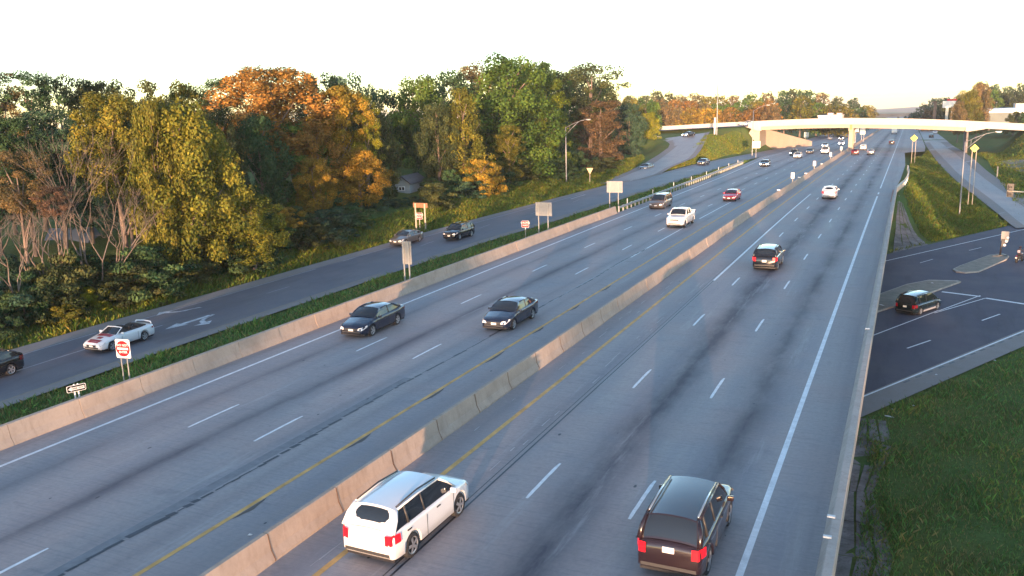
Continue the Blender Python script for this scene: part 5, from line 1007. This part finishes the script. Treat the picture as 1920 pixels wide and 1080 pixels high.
HUES = {'oliveg': (.138, .145, .02), 'dkgreen': (.042, .086, .034), 'green': (.074, .135, .025), 'bright': (.11, .15, .018), 'olive': (.135, .13, .02), 'gold': (.27, .18, .025), 'orange': (.225, .125, .03), 'rust': (.13, .075, .05), 'brown': (.13, .095, .05), 'teal': (.040, .082, .048), 'ylgreen': (.20, .21, .02), 'tan': (.15, .115, .05), 'dim': (.055, .07, .025)}
def tree(X, Y, width, zt, zb, kind, hue, label, group=None, cat='tree', name=None, trunk=True, seed=None, ybias=1.):
    """crown between heights zb and zt, standing at (X, Y)"""
    rnd = random.Random(seed if seed is not None else int(X * 31 + Y * 17)); g = gh(X, Y) if -400 < Y < 5000 else 0; c = HUES[hue]
    t = empty(name or ('shrub' if cat == 'shrub' else 'tree'), (X, Y, g), 0, label, cat, group); o = new_obj('crown', rnd.choice(CROWNS[kind]), t); h = max(1., zt - zb)
    o.location = (0, 0, zb - g); o.scale = (width / 2, width / 2 * ybias, h / 2); o.rotation_euler = (0, 0, rnd.uniform(0, 6.28)) if ybias == 1 else (0, 0, 0); j = rnd.uniform(.85, 1.15); o.color = (c[0] * j * rnd.uniform(.92, 1.08), c[1] * j, c[2] * j, 1)
    if trunk: k = new_obj('trunk', rnd.choice(TRUNKS), t); k.scale = (width / 2 * .9, width / 2 * .9, (zt - g) / 2 * .88); k.rotation_euler = (0, 0, rnd.uniform(0, 6.28))
    return t
def tpx(px, pyt, pyb, wpx, X, kind, hue, label, **k):
    """tree whose crown spans the given picture rows at the depth of the line X"""
    a = onX(px, pyt, X); b = onX(px, pyb, X); Y = onX(px, (pyt + pyb) / 2, X).y; p = Vector((X, Y, (a.z + b.z) / 2)); d = (p - CAM).dot(CF); return tree(X, Y, wpx * d / F_PX, a.z, b.z, kind, hue, label, **k)
# --- the wood on the left, foreground first
FG = [
 # px, top, bottom, width px, X, kind, hue, label
 (345, 200, 512, 200, -59.5, 'broad', 'oliveg', 'big olive and yellow tree nearest the road left of centre of the wood'),
 (470, 370, 492, 135, -57.5, 'broad', 'oliveg', 'low rounded olive tree at the foot of the big olive one'),
 (300, 190, 525, 110, -60, 'broad', 'olive', 'olive green tree just right of the bare trunks, reaching low'),
 (215, 178, 370, 160, -66, 'broad', 'olive', 'olive topped tree above the bare trunks'),
 (400, 235, 500, 120, -61, 'broad', 'oliveg', 'narrow olive tree leaning beside the big olive tree'),
 (520, 130, 300, 235, -74, 'broad', 'orange', 'large orange tree with the widest orange crown at the skyline'),
 (595, 235, 350, 90, -68, 'broad', 'orange', 'small orange crowned tree below the large orange tree'),
 (640, 165, 300, 120, -68, 'broad', 'gold', 'golden tree with a bright top right of the large orange one'),
 (672, 285, 385, 105, -64, 'broad', 'gold', 'low bright golden tree just left of the grey house'),
 (685, 180, 330, 70, -66, 'tall', 'ylgreen', 'yellow green tree behind the bright golden one'),
 (590, 300, 400, 80, -65, 'broad', 'gold', 'golden shrubby tree left of the low bright golden tree'),
 (868, 165, 355, 125, -63, 'cone', 'olive', 'conical olive tree to the right of the grey house'),
 (822, 200, 335, 80, -65, 'broad', 'dim', 'dull green tree with visible stems right of the grey house'),
 (955, 112, 335, 200, -66, 'broad', 'green', 'tall spreading green tree, the highest crown of the wood'),
 (1025, 150, 325, 110, -64, 'tall', 'bright', 'bright green flank tree behind the street lamp'),
 (955, 235, 340, 75, -61, 'tall', 'olive', 'small olive tree in front of the tallest green tree'),
 (905, 300, 368, 90, -59, 'bush', 'gold', 'golden green bushy tree at the meadow edge'),
 (1125, 190, 305, 125, -64, 'tall', 'brown', 'large rusty brown tree at the right end of the wood'),
 (1105, 122, 235, 130, -68, 'open', 'dim', 'thin crowned tree with sky showing through above the brown one'),
 (1010, 118, 215, 80, -72, 'open', 'green', 'open topped green tree between the tallest tree and the thin one'),
 (1180, 195, 290, 70, -68, 'broad', 'teal', 'dark green tree at the far right end of the wood'),
 (1215, 212, 290, 46, -70, 'broad', 'ylgreen', 'small yellow green tree beside the mouth of the loop ramp'),
 (30, 285, 400, 120, -62, 'open', 'tan', 'thin tawny tree at the left edge of the picture'),
 (98, 350, 405, 75, -59.5, 'open', 'rust', 'small rusty pink tree in front of the bare trunks'),
 (540, 390, 430, 60, -60, 'bush', 'gold', 'small bright golden bush low in the dark part of the wood'),
]
for px, t0, b0, wpx, X, kd, hu, lab in FG: tpx(px, t0, b0, wpx, X, kd, hu, lab, group='trees of the roadside wood')
BG = []
rnd = random.Random(3); k = 0
SKY = [(0, 125), (60, 135), (150, 142), (240, 147), (290, 185), (330, 165), (400, 140), (490, 115), (560, 130), (640, 128), (700, 150), (745, 175), (790, 148), (850, 140), (900, 125), (960, 112), (1030, 125), (1100, 130), (1150, 165), (1200, 195), (1240, 190)]
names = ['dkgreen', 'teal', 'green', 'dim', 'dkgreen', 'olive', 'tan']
SIDE = ['left', 'middle', 'right']
px = -60
while px < 1225:                                # skyline row
    top = np.interp(px, [s[0] for s in SKY], [s[1] for s in SKY]) + rnd.uniform(-4, 14); X = -84 + rnd.uniform(-5, 4); hu = rnd.choice(names) if not 60 < px < 190 else rnd.choice(['tan', 'tan', 'dim'])
    tpx(px, top, top + 190, rnd.uniform(100, 150) * (1 if px < 900 else .7), X, rnd.choice(['broad', 'tall', 'broad', 'open']) if px > 60 else 'tall', hu, 'skyline', group='trees on the skyline of the wood', ); BG.append(px); px += rnd.uniform(48, 70) * (1 if px < 900 else .75)
px = -80
while px < 1205:                                # middle row filling the depth of the wood
    top = np.interp(px, [s[0] for s in SKY], [s[1] for s in SKY]) + rnd.uniform(50, 110); X = -72 + rnd.uniform(-3, 3)
    if 700 < px < 810: top = 225 + rnd.uniform(-10, 20); X = -96
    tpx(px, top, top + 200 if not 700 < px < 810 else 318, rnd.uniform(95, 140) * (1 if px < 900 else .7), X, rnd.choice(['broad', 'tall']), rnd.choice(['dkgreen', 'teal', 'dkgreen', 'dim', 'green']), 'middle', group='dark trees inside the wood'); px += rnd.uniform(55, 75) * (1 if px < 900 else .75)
px = -60
while px < 1170:                                # undergrowth
    if 670 < px < 812: px += 30; continue
    Xs = -60.5 + rnd.uniform(-2, 2); g_ = on_ground(px, np.interp(px, [0, 250, 560, 760, 950, 1180], [600, 520, 455, 400, 360, 290])); Yc_ = onX(px, 400, Xs).y; gz = gh(Xs, Yc_)
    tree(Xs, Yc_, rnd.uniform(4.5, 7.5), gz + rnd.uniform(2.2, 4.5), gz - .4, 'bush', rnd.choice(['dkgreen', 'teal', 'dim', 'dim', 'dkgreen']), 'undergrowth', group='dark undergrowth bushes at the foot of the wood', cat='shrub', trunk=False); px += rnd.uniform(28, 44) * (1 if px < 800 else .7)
for px, py, w_, h_, hu in ((20, 610, 4.5, 2.4, 'dkgreen'), (70, 600, 4, 2.6, 'dkgreen'), (130, 560, 3.8, 2.8, 'olive'), (175, 585, 3, 1.8, 'ylgreen'), (215, 540, 4, 2.6, 'olive'), (260, 550, 3.5, 2.0, 'olive'), (40, 560, 5, 3.5, 'teal'), (120, 610, 3, 1.5, 'olive'), (0, 640, 3, 1.8, 'dkgreen'), (330, 520, 3.5, 2.0, 'olive'), (775, 382, 3.5, 1.1, 'teal'), (806, 365, 4, 2.4, 'dkgreen'), (700, 384, 4, 2.0, 'dkgreen'), (740, 388, 4, .9, 'teal'), (850, 360, 3.5, 3, 'gold'), (1060, 330, 3, 2, 'brown'), (1090, 318, 3, 2.2, 'brown'), (1150, 300, 4, 2.4, 'brown'), (640, 405, 5, 3, 'dkgreen'), (690, 395, 5, 2.6, 'teal')):
    p = on_ground(px, py); tree(p.x, p.y, w_, p.z + h_, p.z - .3, 'bush', hu, 'slope', group='low bushes on the grassy slope', cat='shrub', trunk=False)
# --- bare forked trees at the far left
def bare_tree(px, py, ztop, spread, seed, label, lean=0., X=-59.5):
    base = onX(px, py, X); gz = gh(X, base.y); t = empty('bare_tree', (X, base.y, gz), 0, label, 'tree', 'bare pale trunked trees'); g = random.Random(seed); tr = MB(); br = MB()
    def grow(p, d, l, r, depth, mb):
        q = p + d * l * .5 + Vector((g.uniform(-.08, .08), g.uniform(-.08, .08), 0)) * l; e = p + d * l; mb.tube([p, q, e], [r, r * .8, r * .62], 6 if depth < 3 else 4, depth > 2)
        if depth >= 5: return
        for i in range(2 if depth < 1 or g.random() < .55 else 3):
            nd = (d + Vector((g.uniform(-1, 1) * spread, g.uniform(-1, 1) * spread, g.uniform(-.1, .35)))).normalized(); grow(e, nd, l * g.uniform(.62, .85), r * .58, depth + 1, br)
    H_ = ztop - gz
    for i in range(3): grow(Vector((i * .25 - .25, g.uniform(-.15, .15), -.4)), Vector((lean + g.uniform(-.28, .28), g.uniform(-.28, .28), 1)).normalized(), H_ * .30, .135 - .03 * i, 0, tr)
    tr.obj('trunk', M_PALEBARK, t, True); br.obj('branches', M_PALEBARK, t, True); return t
bare_tree(176, 505, onX(176, 250, -59.5).z, .55, 4, 'tall bare forked tree with pale trunks behind the rail fence', .05)
bare_tree(116, 520, onX(116, 330, -59.5).z, .6, 9, 'bare tree leaning left with pale trunks at the left of the rail fence', -.25)
bare_tree(215, 490, onX(215, 320, -59.5).z, .75, 15, 'bare tree with a long branch reaching right towards the olive trees', .45)
bare_tree(20, 470, onX(20, 370, -59.5).z, .7, 22, 'bare pinkish branches at the left edge of the picture', .1)
# --- far trees beyond and beside the overpass
px = 1195; names2 = ['tan', 'olive', 'orange', 'green', 'dkgreen', 'tan', 'gold', 'dim', 'brown']
FARSKY = [(1190, 182), (1240, 172), (1300, 176), (1360, 180), (1430, 172), (1500, 170), (1560, 180), (1600, 188), (1640, 198)]
def fpx(px, top, bot, wpx, Y, hu, lab, grp, kind='far'):
    a = onY(px, top, Y); b = onY(px, bot, Y); d = (a - CAM).dot(CF); return tree(a.x, Y, wpx * d / F_PX, a.z, min(b.z, gh(a.x, Y) + 3), kind, hu, lab, group=grp)
for row, (Y0, dy, dt, hs) in enumerate(((520, 40, 0, ['dkgreen', 'green', 'tan', 'dim', 'olive']), (440, 20, 14, ['tan', 'olive', 'orange', 'green', 'dkgreen']), (380, 15, 26, ['tan', 'gold', 'tan', 'brown', 'olive']))):
    px = 1180
    while px < (1648 if row == 0 else 1630 if row == 1 else 1520):
        top = np.interp(px, [s[0] for s in FARSKY], [s[1] for s in FARSKY]) + dt + rnd.uniform(-3, 6); Y = Y0 + rnd.uniform(-dy, dy)
        if row < 2 and px > 1590: Y += 120
        if not (row == 2 and onY(px, 220, Y).x > -52): fpx(px, top, top + 55, rnd.uniform(34, 56), Y, rnd.choice(hs) if not (1330 < px < 1490 and row == 2) else rnd.choice(['gold', 'orange', 'tan']), 'far left', 'trees beyond the left half of the overpass')
        px += rnd.uniform(20, 32)
FARR = [(1712, 214), (1730, 196), (1760, 184), (1800, 180), (1850, 158), (1900, 162), (1990, 160)]
for row, (Y0, dt, hs) in enumerate(((620, 0, ['dkgreen', 'dim', 'dkgreen', 'teal']), (500, 12, ['dim', 'brown', 'dim', 'green']))):
    px = 1714 if row == 0 else 1742
    while px < 1990:
        top = np.interp(px, [s[0] for s in FARR], [s[1] for s in FARR]) + dt + rnd.uniform(-3, 4); fpx(px, top, top + 55, rnd.uniform(30, 50), Y0 + rnd.uniform(-25, 25), rnd.choice(hs), 'far right', 'trees beyond the right half of the overpass'); px += rnd.uniform(17, 27)
fpx(1818, 172, 224, 62, 350, 'olive', 'rounded olive tree right of the billboard', 'autumn trees right of the billboard', 'broad'); fpx(1838, 156, 224, 52, 370, 'tan', 'taller tawny tree behind the rounded olive tree', 'autumn trees right of the billboard', 'broad'); fpx(1800, 190, 224, 30, 340, 'tan', 'small tawny tree just right of the billboard legs', 'autumn trees right of the billboard', 'broad')
fpx(1903, 210, 228, 36, 330, 'dim', 'dark rounded bush in front of the white roofed building', 'dark bushes by the building', 'bush'); fpx(1925, 206, 230, 30, 325, 'dkgreen', 'dark bush at the right edge of the picture', 'dark bushes by the building', 'bush')
# --- unseen trees added behind the camera, placed and shaped to cast shade bands
for i, (X, Y, w_, top) in enumerate(((3.2, -121, 3.2, 12.6), (9.6, -119, 3.0, 12.4), (17, -121, 4, 10.7), (6.0, -120, 3.2, 12.5), (13.2, -122, 3.4, 13), (25.5, -118, 6.2, 12), (-24, -164, 9, 15), (-17, -160, 9, 16), (3, -161, 5.5, 15), (-30, -166, 9, 14), (-38, -160, 9, 16), (24, -46, 8, 6), (31, -50, 9, 7), (39, -44, 9, 7), (47, -52, 9, 8), (56, -46, 10, 8), (66, -50, 10, 9), (18.5, -52, 5, 5), (75, -45, 10, 9), (85, -48, 10, 9))):
    tree(X, Y, w_, top, (7.8, 8.1, 9.0)[i] if i < 3 else -3.5, 'tall' if w_ < 6.5 else 'broad', 'green', 'behind', group='trees behind the camera position')
# unique labels for the repeated rows: by what each stands next to along its row
def relabel(grp, tmpl):
    L = [o for o in COL.objects if o.get('group') == grp and o.parent is None]
    def pxo(o): d = Vector(o.location) + Vector((0, 0, 3)) - CAM; return 960 + d.dot(CR) / max(.1, d.dot(CF)) * F_PX
    L.sort(key=pxo); n = len(L)
    for i, o in enumerate(L): o['label'] = tmpl(o, i, n, pxo(o))
ORD = ['first', 'second', 'third', 'fourth', 'fifth', 'sixth', 'seventh', 'eighth', 'ninth', 'tenth', 'eleventh', 'twelfth', 'thirteenth', 'fourteenth', 'fifteenth', 'sixteenth', 'seventeenth', 'eighteenth', 'nineteenth', 'twentieth']
def ordn(i): return ORD[i] if i < 20 else (['twenty', 'thirty', 'forty', 'fifty', 'sixty', 'seventy'][i // 10 - 1 - 1 + 0] if False else 'number %d' % (i + 1))
def ordn(i):
    if i < 20: return ORD[i]
    tens = ['', '', 'twenty', 'thirty', 'forty', 'fifty', 'sixty'][(i + 1) // 10]; u = (i + 1) % 10
    return (tens[:-1] + 'ieth') if u == 0 else tens + '-' + ORD[u - 1]
def pos_label(i, n):
    if i == 0: return 'leftmost'
    if i == n - 1: return 'rightmost'
    return (ordn(i) + ' from the left') if i < n / 2 else (ordn(n - 1 - i) + ' from the right') if n - 1 - i > 0 else 'rightmost'
def hue_word(o):
    c = o.children[0].color if o.children else (0, 0, 0); r, g = c[0], c[1]
    if r < g * .8: return 'dark green' if g < .085 else 'green'
    return 'olive' if r < g * 1.25 else ('tawny' if r < g * 1.75 else 'orange brown')
relabel('trees on the skyline of the wood', lambda o, i, n, p: '%s tree on the skyline of the wood, %s' % (hue_word(o), pos_label(i, n)))
relabel('dark trees inside the wood', lambda o, i, n, p: '%s tree in the shaded middle of the wood, %s' % (hue_word(o), pos_label(i, n)))
relabel('dark undergrowth bushes at the foot of the wood', lambda o, i, n, p: '%s undergrowth bush at the foot of the wood, %s' % (hue_word(o), pos_label(i, n)))
relabel('low bushes on the grassy slope', lambda o, i, n, p: '%s low bush on the grassy slope, %s' % (hue_word(o), pos_label(i, n)))
relabel('trees beyond the left half of the overpass', lambda o, i, n, p: '%s distant tree beyond the overpass on the left, %s' % (hue_word(o), pos_label(i, n)))
relabel('trees beyond the right half of the overpass', lambda o, i, n, p: '%s distant tree beyond the overpass on the right, %s' % (hue_word(o), pos_label(i, n)))
relabel('trees behind the camera position', lambda o, i, n, p: '%s shade tree added behind the viewpoint, %s' % (hue_word(o), pos_label(i, n)))
# ================================================================== grass blades, weeds, litter
def grass(name, label, region, n, h, seed, hues, wd=.02):
    g = np.random.default_rng(seed); P = region(g, n); P = P[:, :2]; z = gterr(P[:, 0], P[:, 1]); n = len(P); a = g.uniform(0, 2 * np.pi, n); hh_ = h * g.uniform(.4, 1.4, n) * (.6 + .8 * (np.sin(P[:, 0] * .9 + seed) * np.sin(P[:, 1] * .7) * .5 + .5)); ww = wd * g.uniform(.6, 1.5, n); lean = g.normal(0, .45, (n, 2)) * hh_[:, None]
    dx, dy = np.cos(a) * ww, np.sin(a) * ww; B = np.stack([P[:, 0], P[:, 1], z - .04], 1); m = np.stack([P[:, 0] + lean[:, 0] * .4, P[:, 1] + lean[:, 1] * .4, z + hh_ * .6], 1); t = np.stack([P[:, 0] + lean[:, 0], P[:, 1] + lean[:, 1], z + hh_], 1); D = np.stack([dx, dy, 0 * dx], 1)
    V = np.stack([B - D, B + D, m + D * .8, t, ], 1); V = V.reshape(-1, 3); F = np.arange(len(V)).reshape(-1, 4); c = np.array(hues)[g.integers(0, len(hues), n)]; patch = np.sin(P[:, 0] * .35 + 2) * np.sin(P[:, 1] * .22 + seed) > .25
    c = np.where(patch[:, None], c * np.array([1.25, 1.1, .9]), c) * g.uniform(.6, 1.4, (n, 1)); T = np.repeat(np.concatenate([c, np.ones((n, 1))], 1), 4, 0); me = cloud_mesh(name, V, F, T); o = bpy.data.objects.new(name, me); COL.objects.link(o); o.color = (1, 1, 1, 1); return tag(o, label, 'grass', kind='stuff')
def poly_region(pts):
    A = np.array([tuple(p)[:2] for p in pts])
    def f(g, n):
        lo, hi = A.min(0), A.max(0); out = []
        while sum(map(len, out)) < n:
            q = g.uniform(lo, hi, (n * 2, 2)); ins = np.zeros(len(q), bool); j = len(A) - 1
            for i in range(len(A)):
                xi, yi = A[i]; xj, yj = A[j]; c = ((yi > q[:, 1]) != (yj > q[:, 1])) & (q[:, 0] < (xj - xi) * (q[:, 1] - yi) / (yj - yi + 1e-12) + xi); ins ^= c; j = i
            out.append(q[ins])
        return np.concatenate(out)[:n]
    return f
G1 = [(.13, .26, .06), (.10, .21, .06), (.24, .21, .08), (.15, .21, .055)]; G2 = [(.14, .18, .025), (.09, .17, .025), (.17, .15, .035), (.11, .15, .025)]
wl_ = [xr(t, W_SH - .15 - .12 * math.sin(t)) for t in np.linspace(-8, 34, 20)]
grass('grass', 'rough dark green grass on the near right bank below the highway', poly_region([(.7, 8), (9, 8), (26, 30), (30, 62)] + [(p.x, p.y) for p in reversed(wl_) if p.y > 46] + [(-.2, 47), (.3, 30)]), 90000, .22, 1, G1, .016)
grass('grass', 'weeds pushing through the cracked slope paving beside the near parapet', poly_region([(-.9, 20), (-.9, 50), (-.1, 48), (.6, 36), (.9, 16), (-1.1, 16)]), 7000, .2, 9, G1, .016)
grass('grass', 'sunlit green and yellow grass on the wedge between highway and exit ramp', poly_region([(-.3, 142), (.4, 150), (.8, 255), (3.6, 262)] + [(p.x - .4, p.y) for p in reversed(RR_L[1:-1])] + [(xr(t, W_TOP + .9).x, xr(t, W_TOP + .9).y) for t in (60, 54, 48, 43)] + [(3.6, 125.5)]), 60000, .38, 2, G2, .04)
grass('grass', 'green grass on the strip between the left barrier and the frontage road', poly_region([(-32.7, 10), (-32.7, 100), (-33.6, 160), (-35.3, 205), (-36.9, 228), (-37.2, 150), (-38.2, 121), (-40.1, 100), (-42.2, 86), (-43.9, 70), (-43.9, 10)]), 70000, .28, 3, G1, .03)
grass('grass', 'yellow green meadow grass on the left slope above the frontage road', poly_region([(-54.9, 10), (-54.9, 70), (-53, 90), (-51, 105), (-49.2, 120), (-48, 140), (-52, 165), (-57, 200), (-62, 215), (-66, 200), (-61, 150), (-61, 110), (-62, 60), (-62, 10)]), 90000, .36, 4, G2, .04)
grass('grass', 'low grass on the mound between the loop ramp and the highway', poly_region([(-46.8, 170), (-47, 200), (-45.5, 240), (-44, 270), (-50, 274), (-56, 262), (-52, 232), (-49, 200)]), 16000, .3, 5, G2, .06)
grass('grass', 'sunlit rough grass on the right bank below the overpass road', poly_region([(17, 150), (17.5, 200), (18.5, 250), (17, 276), (40, 276), (52, 276), (44, 220), (36, 170), (26, 150)]), 42000, .42, 6, G2, .06)
lot_ = [on_ground(*q) for q in ((1866, 306), (1900, 300), (1960, 298))]; lot2_ = [on_ground(*q) for q in ((1880, 312), (1915, 325), (1960, 338))]
strip('side_lot', [p + Vector((0, 0, .12)) for p in lot_], [p + Vector((0, 0, .12)) for p in lot2_], 14, M_SHD, cross=8)
sc_ = MB()                                      # pale scrapes left by plough blades along the foot of the median barrier
for _ in range(46):
    x, y = random.choice([-15.2, -15.3, -14.9, -12.9, -13.1]) + random.uniform(-.12, .12), random.uniform(14, 62); l = random.uniform(.3, 1.6); a = random.uniform(.008, .03); sc_.add([(x - a, y, .0085), (x + a, y, .0085), (x + a * .4, y + l, .0085), (x - a * .6, y + l * .9, .0085)], [(0, 1, 2, 3)])
tag(sc_.obj('scrapes', mat('pale_scrape', (.46, .42, .42), .8)), 'pale plough scrapes on the concrete along the median barrier', 'road stains', kind='stuff')
def litter(px, py, h, w_, l_, lab, m=M_SWHT, hi=.06):
    p = at(px, py, h) if h is not None else on_ground(px, py); bm = MB(); n = 7; r = [random.uniform(.6, 1.1) for _ in range(n)]; v = [(w_ / 2 * r[i] * math.cos(6.283 * i / n), l_ / 2 * r[i] * math.sin(6.283 * i / n), random.uniform(0, .02)) for i in range(n)] + [(random.uniform(-.03, .03), 0, hi)]
    bm.add(v, [(i, (i + 1) % n, n) for i in range(n)] + [tuple(reversed(range(n)))]); return tag(bm.obj('litter', m, loc=(p.x, p.y, p.z + .015), rot=(0, 0, random.uniform(0, 3))), lab, 'litter', 'scraps of litter')
for a in ((610, 606, zhh, .5, .35, 'white crumpled scrap against the foot of the left barrier'), (648, 594, zhh, .3, .3, 'pale crumpled scrap at the left barrier just behind the navy sedan'), (1665, 782, None, .7, .22, 'long white scrap lying in the grass below the cross road shoulder'), (1674, 770, None, .25, .2, 'small white scrap above the long one in the grass'), (1712, 763, None, .2, .16, 'lone small white scrap at the grass edge'), (1755, 703, XZ, .28, .2, 'white scrap on the cross road shoulder'), (1865, 676, None, .3, .2, 'pale scrap in the grass by the shoulder, farthest right'), (1653, 572, XZ + .15, .8, .3, 'white flattened box on the worn traffic island'), (1748, 531, XZ + .15, .4, .25, 'small pale scrap at the tip of the worn traffic island'), (1736, 354, None, .35, .3, 'white scrap in the middle of the grass wedge'), (469, 1004, zhh, .16, .12, 'tiny white scrap beside the near median barrier')):
    litter(*a)
# dark specks on the lanes
sp = MB()
for _ in range(70):
    x, y = random.uniform(-31, -2), random.uniform(14, 75) ; r_ = random.uniform(.02, .07); k = 6; sp.add([(x + r_ * math.cos(6.283 * i / k) * random.uniform(.6, 1), y + r_ * 1.8 * math.sin(6.283 * i / k), .009) for i in range(k)], [tuple(range(k))])
tag(sp.obj('tar_specks', M_TAR), 'dark tar specks scattered over the highway lanes', 'road stains', kind='stuff')
# distant wooded ridge closing the view
rv = []; rf = []; xs = np.linspace(-2600, 2600, 60)
for i, x in enumerate(xs):
    top = -48 + 14 * math.sin(x * .0016 + 1) + 5 * math.sin(x * .007); rv += [(x, 4600, -90), (x, 4900, top), (x, 5600, top + 6), (x, 6400, -100)]
for i in range(len(xs) - 1):
    for j in range(3): rf.append((4 * i + j, 4 * i + 4 + j, 4 * i + 5 + j, 4 * i + j + 1))
tag(me_obj('hills', rv, rf, mat('distant_woods', (.05, .065, .03), .95, noise=(.01, .4)), None, True), kind='structure')
# evening haze: pale air that the far woods and hills fade into

hz = MB().box(-5200, 5200, -420, 9200, -140, 46).obj('haze', None); hz['kind'] = 'stuff'; hm_ = bpy.data.materials.new('haze'); hm_.use_nodes = True; n_ = hm_.node_tree.nodes; n_.remove(n_['Principled BSDF']); pvn = n_.new('ShaderNodeVolumePrincipled'); pvn.inputs['Color'].default_value = (.86, .88, .95, 1); pvn.inputs['Density'].default_value = .00013; pvn.inputs['Anisotropy'].default_value = 0.
hm_.node_tree.links.new(pvn.outputs[0], n_['Material Output'].inputs['Volume']); hz.data.materials.append(hm_); tag(hz, 'thin pale evening haze lying over the far woods and hills', 'haze')
